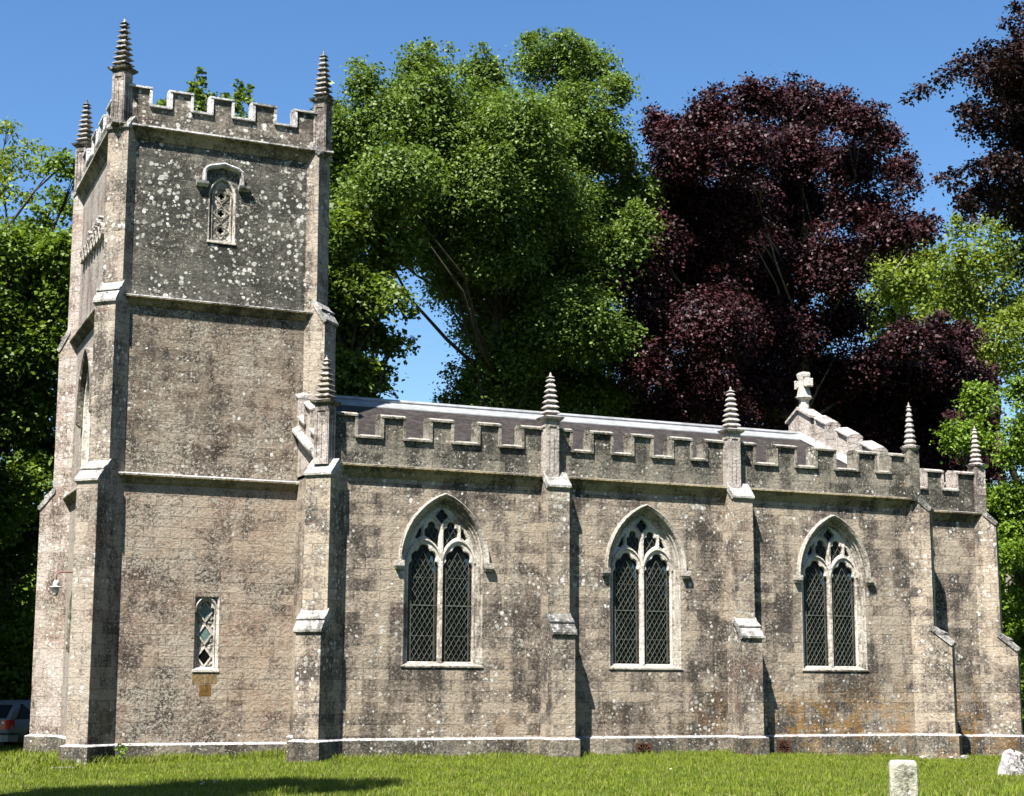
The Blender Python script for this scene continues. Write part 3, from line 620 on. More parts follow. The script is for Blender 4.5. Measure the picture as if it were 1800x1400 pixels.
# slit window low on the tower
y2 = lambda p, d: shx((lw + p[0], TY0 + d, p[1]))
m = MB(); m.loft([[y2(p, d) for p in rect(-.29 + o, .29 - o, 1.93 + o * .4, 3.64 - o * .6)] for o, d in ((0, 0), (.03, .03), (.035, .08), (.07, .10), (.08, .26))], caps=(False, False))
wn = m.build('slit_window', M['pale'], church, fix=False)
m = MB(); out = rect(-.215, .215, 1.96, 3.6)
head = foils([(-.10, 0, .105), (.10, 0, .105), (0, .14, .12)], 0, 3.27, 0, math.pi, 40)
hh = ccw([(-.20, 1.99), (.20, 1.99)] + head)
m.plate(out, [offset(hh, .018)], y2, .07); m.loft([[y2(p, .07) for p in offset(hh, .018)], [y2(p, .10) for p in hh], [y2(p, .26) for p in hh]], caps=(False, False))
arc = arch(.24, .38, 3.27, 0, 0, 0, 8, False); sweep(m, arc, [(0, .08), (0, .035), (.03, .02), (.045, .035), (.045, .08)], y2)
m.build('window_head', M['pale'], wn, fix=False)
m = MB(); m.prism([(-.03, -.05), (-.03, 0), (.2, .07), (.2, -.05)], lambda p, t: y2((t, 1.94 + p[1]), p[0]), -.31, .31); m.build('sill', M['pale'], wn)
def diamonds(m, fn, cx, cz0, hw2, hh2, n, w, y0, y1):
    for i in range(n):
        cz = cz0 + i * 2 * hh2; q = [(cx, cz - hh2), (cx + hw2, cz), (cx, cz + hh2), (cx - hw2, cz)]
        qi = [(cx, cz - hh2 + w * 1.9), (cx + hw2 - w * 1.15, cz), (cx, cz + hh2 - w * 1.9), (cx - hw2 + w * 1.15, cz)]
        m.loft([[fn(p, y1) for p in q], [fn(p, y0) for p in q], [fn(p, y0) for p in qi], [fn(p, y1) for p in qi]], caps=(False, False))
m = MB(); diamonds(m, y2, 0, 2.24, .185, .262, 3, .034, .165, .2)
rnd_ = random.Random(5)
for s in (-1, 1):
    for k in range(4):
        z = 1.99 + k * .524
        for j in range(9):
            a, b = s * rnd_.uniform(.09, .19), z + rnd_.uniform(-.13, .13)
            if abs(a) < .06 + abs(b - z) * .62: continue
            r = .018; m.loft([[y2((a + r * math.cos(t_), b + r * math.sin(t_)), .175) for t_ in (0, 1.57, 3.14, 4.71)], [y2((a + 1.6 * r * math.cos(t_), b + 1.6 * r * math.sin(t_)), .195) for t_ in (0, 1.57, 3.14, 4.71)]])
m.build('stone_lattice', M['pale'], wn, fix=False)
m = MB(); m.add([y2(p, .20) for p in rect(-.21, .21, 1.97, 3.62)], [(0, 1, 2, 3)]); m.build('backing_panel', M['gable'], wn, fix=False)
m = MB()
for i in range(3):
    cz = 2.24 + i * .524; m.add([y2(p, .192) for p in ((0, cz - .2), (.145, cz), (0, cz + .2), (-.145, cz))], [(0, 1, 2, 3)]); m.cur = 1
m.mi = [1, 0, 0]; m.build('glass', [M['glass_grey'], M['black']], wn, fix=False)
# ochre repair stones under it
m = MB(shx); m.box(lw - .13, lw + .15, TY0 - .006, TY0 + .02, 1.34, 1.60); m.build('repair_stone', simple('ochre_stone', (.12, .068, .022), .95, .1, .5, 12., .6), church)
m = MB(shx); m.box(lw - .30, lw - .02, TY0 - .004, TY0 + .02, 1.62, 1.86); m.box(lw, lw + .27, TY0 - .005, TY0 + .02, 1.62, 1.86); m.build('repair_stone', simple('pale_ochre_stone', (.17, .12, .06), .95, .1, .5, 12., .6), church)
# belfry window
y3 = lambda p, d: shx((bw + p[0], TY0 + d, p[1]))
m = MB(); m.loft([[y3(p, d) for p in arch(.34, .55, 13.42, 0, 12.28 + o * .4, o)] for o, d in ((0, 0), (.02, -.003), (.05, .03), (.06, .10), (.10, .11), (.10, .20))], caps=(False, False))
wn = m.build('belfry_window', M['pale'], church, fix=False)
m = MB(); head = foils([(-.115, 0, .10), (.115, 0, .10), (0, .12, .12)], 0, 13.42, 0, math.pi, 40); hh = ccw([(-.21, 12.34), (.21, 12.34)] + head)
out = arch(.34, .55, 13.42, 0, 12.31, .09); m.plate(out, [offset(hh, .014)], y3, .07); m.loft([[y3(p, .07) for p in offset(hh, .014)], [y3(p, .09) for p in hh], [y3(p, .17) for p in hh]], caps=(False, False)); m.build('window_head', M['pale'], wn, fix=False)
m = MB(); hz = [12.59, 13.03, 13.47]; qf = []
for cz in hz: qf.append(ccw(foils([(.042, 0, .036), (-.042, 0, .036), (0, .046, .036), (0, -.046, .036)], 0, cz, 0, 2 * math.pi * 39 / 40, 39)))
m.plate(arch(.34, .55, 13.42, 0, 12.31, .10), qf, y3, .125)
for q in qf: m.loft([[y3(p, .125) for p in q], [y3(p, .18) for p in q]], caps=(False, False))
diamonds(m, y3, 0, hz[0], .20, .22, 3, .022, .095, .13)
for cz in hz:
    rr = [[y3((r * math.cos(a), cz + r * math.sin(a)), d) for a in [k * math.pi / 10 for k in range(20)]] for r, d in ((.125, .127), (.118, .105), (.10, .105), (.092, .127))]; m.loft(rr, caps=(False, False))
for s in (-1, 1):
    for k in range(4):
        for j in range(8):
            a = s * rnd_.uniform(.09, .19); b = hz[0] - .22 + k * .44 + rnd_.uniform(-.1, .1); r = .015
            m.loft([[y3((a + r * math.cos(t_), b + r * math.sin(t_)), .105) for t_ in (0, 1.57, 3.14, 4.71)], [y3((a + 1.6 * r * math.cos(t_), b + 1.6 * r * math.sin(t_)), .125) for t_ in (0, 1.57, 3.14, 4.71)]])
m.build('pierced_panel', M['pale'], wn, fix=False)
m = MB(); m.add([y3(p, .182) for p in rect(-.26, .26, 12.3, 13.9)], [(0, 1, 2, 3)]); m.build('dark_backing', M['black'], wn, fix=False)
m = MB(); m.prism([(-.04, -.06), (-.04, 0), (.2, .07), (.2, -.06)], lambda p, t: y3((t, 12.29 + p[1]), p[0]), -.36, .36); m.build('sill', M['pale'], wn)
m = MB(); pth = [(-.41, 13.72), (-.41, 13.96), (-.395, 14.03), (-.33, 14.075), (-.15, 14.12), (0, 14.165), (.15, 14.12), (.33, 14.075), (.395, 14.03), (.41, 13.96), (.41, 13.72)]
sweep(m, pth, [(0., .01), (0., -.05), (.03, -.15), (.07, -.17), (.10, -.15), (.11, .01)], y3)
for s in (-1, 1):
    x0, x1 = sorted((s * .38, s * .66)); m.loft([[y3((x0, z), .01), y3((x0, z), -d), y3((x1, z), -d), y3((x1, z), .01)] for z, d in ((13.62, .05), (13.68, .15), (13.74, .17), (13.76, .10))])
m.build('hood_mould', M['tcoping'], wn)
# west window and west doorway
def west_open(name, w, R_, zs, sill, depth, backing, mat_back, trac):
    g = lambda p, d: shx((TX0 + d, p[0], p[1]))
    m = MB(); m.loft([[g(p, d) for p in arch(w, R_, zs, WNY, sill, o)] for o, d in ((0, 0), (.05, .02), (.06, .1), (.12, .14), (.16, .25), (.16, depth))], caps=(False, False))
    wn = m.build(name, M['pale'], church, fix=False)
    o_ = arch(w, R_, zs, WNY, sill, .155); m = MB(); m.add([g(p, depth) for p in o_], [tuple(range(len(o_)))]); m.build(backing, mat_back, wn, fix=False)
    m = MB(); pth = arch(w + .02, R_ + .02, zs, WNY, 0, 0, z_bot=False); sweep(m, pth, [(0., .01), (0., -.03), (.03, -.13), (.09, -.17), (.12, -.15), (.13, .01)], g)
    for s in (-1, 1):
        a, b = sorted((WNY + s * (w - .0), WNY + s * (w + .17))); m.loft([[g((a, z), .01), g((a, z), -d), g((b, z), -d), g((b, z), .01)] for z, d in ((zs - .22, .07), (zs - .12, .16), (zs + .0, .17))])
    m.build('hood_mould', M['pin_dark'], wn)
    if trac:
        m = MB(); m.box(TX0 + .22, TX0 + .34, WNY - .06, WNY + .06, sill, zs + .9)
        for s in (-1, 1):
            a_ = [(WNY + s * (.42 - .36 * math.cos(t_)), zs + .5 * math.sin(t_)) for t_ in [k * math.pi / 10 for k in range(11)]]
            for i in range(10): m.loft([[g(a_[i], .22), g((a_[i][0], a_[i][1] + .07), .22), g((a_[i][0], a_[i][1] + .07), .33), g(a_[i], .33)], [g(a_[i + 1], .22), g((a_[i + 1][0], a_[i + 1][1] + .07), .22), g((a_[i + 1][0], a_[i + 1][1] + .07), .33), g(a_[i + 1], .33)]])
        m.build('tracery', M['pale'], wn)
    return wn
west_open('west_window', 1.0, 1.7, 8.3, 6.95, .40, 'glass', M['glass'], True)
west_open('west_doorway', .95, 1.6, 2.55, -.6, .45, 'door', M['door'], False)
# carved quatrefoil band high on the west face
m = MB(); g = lambda p, d: shx((TX0 + d, p[0], p[1]))
for i in range(8):
    cy = 4.35 + i * .46; cz = 12.70 + .02 * i
    for r0, dd in ((.20, -.09),):
        rr = [[g((cy + r * math.cos(a), cz + r * math.sin(a)), d) for a in [k * math.pi / 6 for k in range(12)]] for r, d in ((.22, .01), (.21, -.11), (.16, -.11), (.13, .01))]; m.loft(rr, caps=(False, False))
    for k in range(4):
        a = math.pi / 4 + k * math.pi / 2; q = [(cy + .21 * math.cos(a - .3), cz + .21 * math.sin(a - .3)), (cy + .21 * math.cos(a + .3), cz + .21 * math.sin(a + .3)), (cy + .07 * math.cos(a), cz + .07 * math.sin(a))]
        m.loft([[g(p, .005) for p in q], [g(p, -.09) for p in q]])
for k in range(26):
    a, b = 4.9 + rnd_.uniform(-.25, 1.6), 12.95 + rnd_.uniform(-.02, .25); r = rnd_.uniform(.03, .08)
    m.loft([[g((a + r * math.cos(t_), b + r * math.sin(t_)), d) for t_ in (0, 1.05, 2.1, 3.14, 4.2, 5.2)] for d in (.01, -.12)])
m.build('carved_band', M['gable'], church, fix=False)
CL_A = [(6.11,18.32,23.31,0.71),(6.39,20.14,24.81,0.3),(5.54,19.17,21.75,0.95),(5.49,20.33,23.02,0.34),(9.21,20.8,25.41,0.89),(8.75,18.61,25.43,0.22),(9.5,18.44,25.38,0.19),(8.87,21.08,26.16,0.22),(8.84,18.46,23.35,1.28),(7.01,18.3,22.12,1.37),(12.84,23.17,26.63,1.0),(11.49,19.81,22.84,1.78),(14.98,22.15,27.11,1.19),(13.47,19.92,26.99,0.32),(14.33,20.45,27.54,0.23),(14.73,18.88,27.05,0.27),(15.94,20.86,27.29,0.7),(17.59,22.36,27.37,1.02),(17.53,20.15,25.56,0.7),(17.52,20.77,27.15,0.21),(16.05,21.1,24.18,2.1),(12.05,17.21,22.07,1.92),(17.36,21.65,23.33,1.42),(17.74,20.58,23.04,0.7),(9.43,18.73,21.51,1.72),(6.36,15.0,18.86,1.57),(6.4,20.34,20.01,1.29),(10.93,17.83,19.88,1.92),(14.0,19.4,20.28,2.0),(18.0,22.42,21.17,1.67),(19.07,21.37,21.99,0.95),(10.21,20.7,19.7,1.66),(12.05,19.33,18.19,1.96),(16.08,22.25,18.93,2.1),(17.17,20.29,18.1,1.37),(12.78,23.43,18.36,0.93),(14.63,24.18,17.04,1.9),(15.03,19.5,15.61,1.99),(16.96,20.39,15.06,1.36),(13.35,21.39,14.24,1.57),(17.12,26.18,14.7,2.21),(17.63,22.79,13.2,1.64),(13.21,24.01,14.12,0.7),(13.1,21.93,12.48,1.01),(14.26,23.25,12.31,1.38),(17.42,19.27,18.81,0.9),(17.95,19.05,19.63,0.79),(5.99,20.54,20.91,0.97),(9.6,20.86,17.84,0.66),(13.4,25.15,15.91,0.52)]
CL_E = [(4.57,15.66,16.78,0.93),(5.88,16.54,17.38,1.04),(6.75,16.28,16.59,0.8),(4.96,16.77,15.27,1.13),(5.47,15.62,14.66,1.02),(6.0,13.89,14.23,0.49),(7.35,16.25,14.39,0.24),(5.34,17.87,13.91,0.96),(6.23,17.86,13.79,0.87),(7.03,16.95,13.37,0.52),(7.67,17.08,13.46,0.24),(5.2,15.96,12.12,0.83),(6.69,18.19,12.44,0.62),(5.22,17.26,11.35,0.84),(5.65,16.23,11.12,0.59),(6.56,16.21,11.48,0.24),(3.6,16.27,15.01,1.11),(4.37,18.76,13.17,1.15),(2.77,13.52,16.19,0.88)]
CL_B = [(21.13,23.1,25.48,0.75),(20.69,20.37,23.15,1.35),(21.14,18.56,24.6,0.99),(23.84,19.56,25.85,1.1),(28.07,22.88,27.53,1.18),(30.43,23.61,27.87,1.05),(27.9,17.81,25.0,0.96),(32.06,21.8,26.0,0.73),(21.87,17.81,23.01,1.53),(27.76,22.53,25.08,1.7),(28.85,19.82,23.87,1.29),(34.23,23.67,25.51,0.8),(22.94,24.36,22.85,1.44),(23.53,21.04,21.73,1.84),(29.0,24.49,23.13,2.12),(29.26,19.67,21.83,1.4),(30.3,18.04,22.52,0.53),(33.86,21.7,22.17,0.78),(28.93,17.72,20.26,1.13),(19.85,21.38,19.64,1.35),(23.17,22.86,19.89,1.87),(27.25,24.27,20.18,2.2),(28.4,21.09,19.54,1.77),(18.2,20.3,17.5,1.09),(20.47,22.57,16.79,1.59),(21.19,18.7,15.81,1.95),(27.38,23.21,17.08,2.15),(30.11,22.78,17.78,1.33),(18.61,20.14,14.0,1.08),(22.73,23.22,14.4,1.85),(26.12,23.64,14.49,2.14),(30.0,24.51,15.21,1.96),(30.75,21.67,15.55,1.31),(32.69,21.41,15.41,1.32),(35.25,21.84,15.97,1.22),(37.15,23.08,17.71,0.69),(33.02,23.55,14.5,1.48),(35.15,23.02,14.58,1.48),(38.63,25.04,15.45,0.91),(20.73,21.66,12.78,1.11),(23.71,22.11,12.58,1.14),(31.85,26.84,13.59,1.53),(32.39,23.65,12.9,1.47),(35.4,23.84,13.13,1.5),(34.58,20.08,12.55,0.83),(35.54,22.91,11.44,1.23),(38.94,24.06,11.51,0.8),(29.82,17.64,15.7,1.01),(33.85,20.81,16.95,0.76),(38.82,24.43,15.92,0.93),(35.66,20.42,12.92,0.86),(37.67,24.39,10.67,1.14),(33.6,23.26,11.37,1.34),(32.01,24.75,14.62,1.24),(33.88,22.47,10.26,1.21),(39.57,24.95,12.47,0.93)]
CL_I = [(23.53,3.29,23.5,0.26),(22.37,2.43,22.36,0.25),(22.44,1.95,21.14,0.68),(22.49,3.42,21.71,0.51),(22.02,4.11,21.5,0.52),(19.67,2.4,20.01,0.35),(19.22,2.95,19.8,0.28),(18.86,3.11,19.54,0.18),(21.92,2.57,20.44,0.68),(22.9,2.67,20.25,0.72),(20.92,2.78,19.41,0.25),(20.79,2.84,18.86,0.18),(21.35,3.11,19.31,0.18),(22.15,2.52,19.42,0.39),(22.09,2.85,18.83,0.21),(23.39,3.33,19.03,0.26),(19.32,2.43,16.84,0.17),(20.41,3.08,17.18,0.28),(21.7,3.56,17.72,0.43),(21.73,2.54,17.6,0.57),(22.3,2.33,17.25,0.71),(22.25,3.73,17.19,0.43),(20.57,2.69,16.35,0.24),(20.74,2.62,15.76,0.16),(22.15,2.84,16.64,0.43),(23.23,3.48,16.21,0.36),(23.93,2.04,21.72,1.27),(24.49,2.57,19.51,1.46),(24.12,2.6,17.2,1.44),(27.48,3.8,21.58,2.11),(26.3,2.85,18.14,2.03),(26.23,3.85,24.02,1.15),(24.56,2.21,15.47,1.25)]
CL_C = [(-5.68,25.35,22.22,0.47),(-4.83,26.6,21.9,0.49),(-5.19,27.54,21.49,0.67),(-4.45,25.9,21.21,0.39),(-5.76,24.9,19.39,0.68),(-4.4,25.24,21.47,0.26),(-6.64,26.12,20.63,1.29),(-6.59,24.76,18.04,1.26),(-4.68,26.61,20.13,0.31),(-3.99,26.68,21.16,0.22)]
CL_M = [(-4.55,17.48,18.51,0.53),(-4.07,17.94,18.32,0.46),(-4.42,20.47,18.2,0.4),(-3.92,19.68,17.63,0.51),(-5.0,20.47,16.69,0.94),(-6.02,18.26,15.6,0.98),(-4.39,17.22,15.53,0.74),(-4.06,18.06,14.41,0.99),(-5.07,20.54,14.67,1.21),(-4.28,18.53,12.75,1.08),(-5.47,19.01,12.35,1.17),(-6.64,18.91,13.57,1.43),(-4.56,19.86,11.02,1.09),(-5.69,20.07,10.19,1.09),(-3.74,22.83,9.71,0.86),(-5.0,19.47,8.24,0.93),(-6.04,19.12,7.03,1.05),(-4.16,23.63,6.93,0.86),(-4.88,23.32,5.48,0.95),(-5.82,23.84,4.49,1.13),(-4.73,21.18,3.83,0.64),(-5.1,23.66,3.31,0.66),(-7.13,22.3,11.22,1.68),(-7.01,20.17,7.08,1.6),(-2.71,20.18,16.27,1.13),(-2.4,21.24,13.45,1.15),(-2.4,21.41,10.22,1.14),(-2.21,21.59,7.04,1.13)]
CL_D = [(1.98,27.66,26.55,0.17),(2.0,27.75,26.31,0.21),(1.96,27.56,25.94,0.26),(1.96,27.31,25.53,0.31),(2.1,28.14,25.49,0.38),(1.99,27.32,24.82,0.52),(1.76,28.5,26.24,0.14),(1.56,27.27,25.52,0.19),(2.68,28.65,25.93,0.22),(3.77,28.31,26.55,0.17),(3.84,28.68,26.38,0.22),(3.84,28.63,26.04,0.29),(4.24,28.64,26.54,0.15),(4.13,28.12,26.08,0.19),(3.9,27.22,25.38,0.26),(3.22,28.39,25.93,0.17),(3.01,27.47,25.33,0.24),(3.35,27.68,25.2,0.43),(2.81,28.26,25.32,0.29),(0.51,28.04,25.13,0.21),(0.83,27.86,25.17,0.16),(0.71,28.7,25.09,0.33),(2.63,28.36,24.32,0.95),(3.87,27.49,24.22,0.95),(1.0,27.21,23.58,0.93),(2.15,29.16,22.76,1.44),(4.04,27.93,22.65,1.43),(3.37,28.9,20.86,1.67),(0.98,27.53,20.18,1.61)]
CL_F = [(49.94,43.18,28.74,1.21),(49.92,45.21,28.32,0.91),(54.61,46.9,28.88,1.12),(49.7,43.03,26.3,1.77),(55.91,46.75,27.64,1.05),(51.35,47.53,26.57,1.33),(54.42,46.84,25.96,1.27),(52.15,46.94,24.24,1.33),(46.42,42.05,26.25,0.9),(56.36,45.77,26.69,0.74)]
CL_G = [(46.61,31.74,26.23,0.69),(44.4,27.84,25.55,0.89),(43.14,28.9,23.68,0.95),(45.39,28.89,23.93,1.14),(43.05,30.07,23.49,0.54),(44.41,29.63,22.15,1.26),(46.46,29.87,21.48,1.33),(44.27,31.33,21.58,0.98),(42.89,27.61,19.15,1.21),(44.49,27.86,17.86,1.28),(42.05,28.21,17.71,0.87),(47.49,28.2,24.62,1.81),(46.96,27.93,20.5,2.37),(44.56,32.28,19.61,0.61)]
CL_H = [(33.9,15.56,13.52,0.74),(30.79,12.18,11.17,0.86),(31.64,14.01,10.58,0.59),(31.39,13.19,8.91,0.81),(31.7,13.18,7.39,0.87),(30.98,13.35,6.93,0.38),(32.71,14.65,5.31,0.71),(32.52,14.38,3.75,0.78),(31.27,13.39,2.21,0.66),(31.37,12.64,1.37,1.12),(30.6,13.25,2.2,0.57),(32.68,12.34,8.23,1.54),(34.14,14.24,4.44,1.58),(35.62,14.95,11.89,1.64),(31.07,13.47,8.7,0.62),(29.65,12.15,6.37,0.63),(30.24,12.59,4.72,0.56),(31.05,13.44,7.6,0.58),(31.84,14.46,3.08,0.66),(32.82,15.24,1.12,0.98)]
# ================================================================== WALL LAMP
lt = thing('wall_lamp', (-5.52, 5.65, 4.1), 'grey enamel swan-neck lamp on the sunlit west face of the tower', 'lamp')
m = MB(); lx = -5.52
m.tube([(-4.88, 5.65, 4.30), (-5.38, 5.65, 4.31), (-5.47, 5.65, 4.29), (-5.52, 5.65, 4.22), (-5.52, 5.65, 4.06)], [.022] * 5, 8); m.build('bracket', M['pipe'], lt, True)
def lathe(m, cx, cy, prof, n=16): m.loft([[(cx + r * math.cos(a), cy + r * math.sin(a), z) for a in [2 * math.pi * k / n for k in range(n)]] for r, z in prof])
m = MB(); lathe(m, lx, 5.65, [(.03, 4.10), (.07, 4.06), (.08, 3.99), (.06, 3.96), (.16, 3.935), (.165, 3.92), (.05, 3.915)]); m.build('lamp_shade', M['enamel'], lt, True)
m = MB(); lathe(m, lx, 5.65, [(.07, 3.925), (.078, 3.85), (.07, 3.76), (.04, 3.71), (.01, 3.70)]); m.build('lamp_globe', M['lampglass'], lt, True)

# ================================================================== GROUND
def grid(name, xs, ys, mat, zo=0):
    v = [(x, y, gz(x, y) + zo) for y in ys for x in xs]; n = len(xs)
    f = [(j * n + i, j * n + i + 1, (j + 1) * n + i + 1, (j + 1) * n + i) for j in range(len(ys) - 1) for i in range(n - 1)]
    me = bpy.data.meshes.new(name); me.from_pydata(v, [], f); me.materials.append(mat); me.polygons.foreach_set('use_smooth', [True] * len(f))
    o = bpy.data.objects.new(name, me); COL.objects.link(o); return tag(o, 'green churchyard lawn in front of the church', 'lawn', kind='structure')
ax = lambda lo, hi, st: [lo + i * st for i in range(int((hi - lo) / st) + 1)]
grid('ground', [-700, -300, -120, -60] + ax(-35, 45, 1.) + [60, 100, 200, 400, 800], [-300, -120, -70] + ax(-45, 45, 1.) + [60, 100, 200, 400, 900], M['ground'])

def in_church(x, y):
    if -5.0 < x < .3 and 2.52 < y < 8.8: return True
    if -.43 < x < 16.33 and -.08 < y < 10.3: return True
    return 16 < x < 19.4 and .92 < y < 9.3
def blades(name, spans, mat, label):
    """grass: tapered bent blades, two quads each"""
    V = []; Fq = []
    for (x0, x1, y0, y1, n, h0, h1, wd) in spans:
        x = rng.uniform(x0, x1, n); y = rng.uniform(y0, y1, n)
        dens = np.sin(x * 2.1 + 1.3 * np.sin(y * 1.7)) * np.sin(y * 2.9 + x * .8)
        keep = rng.uniform(0, 1, n) < .78 + .3 * dens
        keep &= np.array([not in_church(a, b) for a, b in zip(x, y)])
        x, y = x[keep], y[keep]; n = len(x)
        z = np.array([gz(a, b) for a, b in zip(x, y)])
        h = rng.uniform(h0, h1, n) * (1 + .3 * dens[keep]); a = rng.uniform(0, 2 * np.pi, n); l = rng.uniform(.15, .75, n) * h; b = rng.uniform(0, 2 * np.pi, n)
        wx, wy = np.cos(a) * wd * .5, np.sin(a) * wd * .5; dx, dy = np.cos(b) * l, np.sin(b) * l
        P0 = np.stack([x - wx, y - wy, z - .02], 1); P1 = np.stack([x + wx, y + wy, z - .02], 1)
        P2 = np.stack([x + wx * .8 + dx * .35, y + wy * .8 + dy * .35, z + h * .6], 1); P3 = np.stack([x - wx * .8 + dx * .35, y - wy * .8 + dy * .35, z + h * .6], 1)
        P4 = np.stack([x + dx + wx * .15, y + dy + wy * .15, z + h], 1); P5 = np.stack([x + dx - wx * .15, y + dy - wy * .15, z + h], 1)
        base = sum(len(q) for q in V); V.append(np.stack([P0, P1, P2, P3, P4, P5], 1).reshape(-1, 3))
        i = base + np.arange(n)[:, None] * 6; Fq.append((i + np.array([[0, 1, 2, 3]]))); Fq.append(i + np.array([[3, 2, 4, 5]]))
    return fast_mesh(name, np.concatenate(V), np.concatenate(Fq), mat)
def fast_mesh(name, V, Q, mat):
    me = bpy.data.meshes.new(name); me.vertices.add(len(V)); me.vertices.foreach_set('co', V.astype(np.float32).ravel())
    me.loops.add(Q.size); me.loops.foreach_set('vertex_index', Q.astype(np.int32).ravel())
    me.polygons.add(len(Q)); me.polygons.foreach_set('loop_start', np.arange(len(Q), dtype=np.int32) * 4); me.polygons.foreach_set('loop_total', np.full(len(Q), 4, dtype=np.int32))
    me.materials.append(mat); me.update(calc_edges=True); me.validate()
    o = bpy.data.objects.new(name, me); COL.objects.link(o); return o
g_ = blades('grass', [(-12, 22, -13.5, 2.6, 330000, .035, .08, .011), (-16, -4.9, 0, 16, 40000, .06, .16, .02), (-1, 20, -.55, 1.0, 18000, .06, .15, .013), (-6, 0, 1.9, 2.7, 5000, .08, .2, .014), (-20, 32, -24, -13.5, 60000, .05, .11, .02), (16, 30, -9, 2, 40000, .05, .12, .02), (-28, -12, -20, 16, 60000, .05, .11, .025)], M['grass'], '')
tag(g_, 'short green grass blades of the churchyard lawn', 'grass', kind='stuff')

# ================================================================== TREES
def leaves(clumps, dens, ls, spread=.34, flat=.55, nper=10, shell=(.35, 1.0), droop=0.):
    """many leaf-sized faces gathered in sprays through each clump's volume; returns (N,3) vertices"""
    out = []
    for (cx, cy, cz, r) in clumps:
        ns = max(5, int(dens * (r ** 2) * 105))
        d = rng.normal(0, 1, (ns, 3)); d /= np.linalg.norm(d, axis=1)[:, None]
        rr = r * rng.uniform(shell[0], shell[1], ns) ** .6; lump = 1 + .16 * np.sin(d[:, 0] * 7 + cx * 3) * np.sin(d[:, 2] * 6 + cz)
        sp = np.array([cx, cy, cz]) + d * np.array([1.04, 1.04, .82]) * (rr * lump)[:, None]
        up = d * .55 + np.array([0, -.1, .75]) + rng.normal(0, .28, (ns, 3)); up /= np.linalg.norm(up, axis=1)[:, None]
        k = nper; n = ns * k; U_ = np.repeat(up, k, 0); C_ = np.repeat(sp, k, 0)
        sc = spread * min(1, .35 + r * .6)
        off = rng.normal(0, 1, (n, 3)) * sc; off -= U_ * ((off * U_).sum(1) * (1 - flat * .5))[:, None]
        off[:, 2] -= droop * np.abs(off[:, 0] + off[:, 1])
        c = C_ + off; nn = U_ + rng.normal(0, .45, (n, 3)); nn /= np.linalg.norm(nn, axis=1)[:, None]
        a = rng.normal(0, 1, (n, 3)); a -= nn * (a * nn).sum(1)[:, None]; a /= np.linalg.norm(a, axis=1)[:, None]; b = np.cross(nn, a)
        s = ls * rng.uniform(.65, 1.3, n)[:, None]
        q = np.stack([c - a * s * .5, c + b * s * .36 + nn * s * .06, c + a * s * .5, c - b * s * .36 + nn * s * .06], 1)
        out.append(q.reshape(-1, 3))
    return np.concatenate(out)
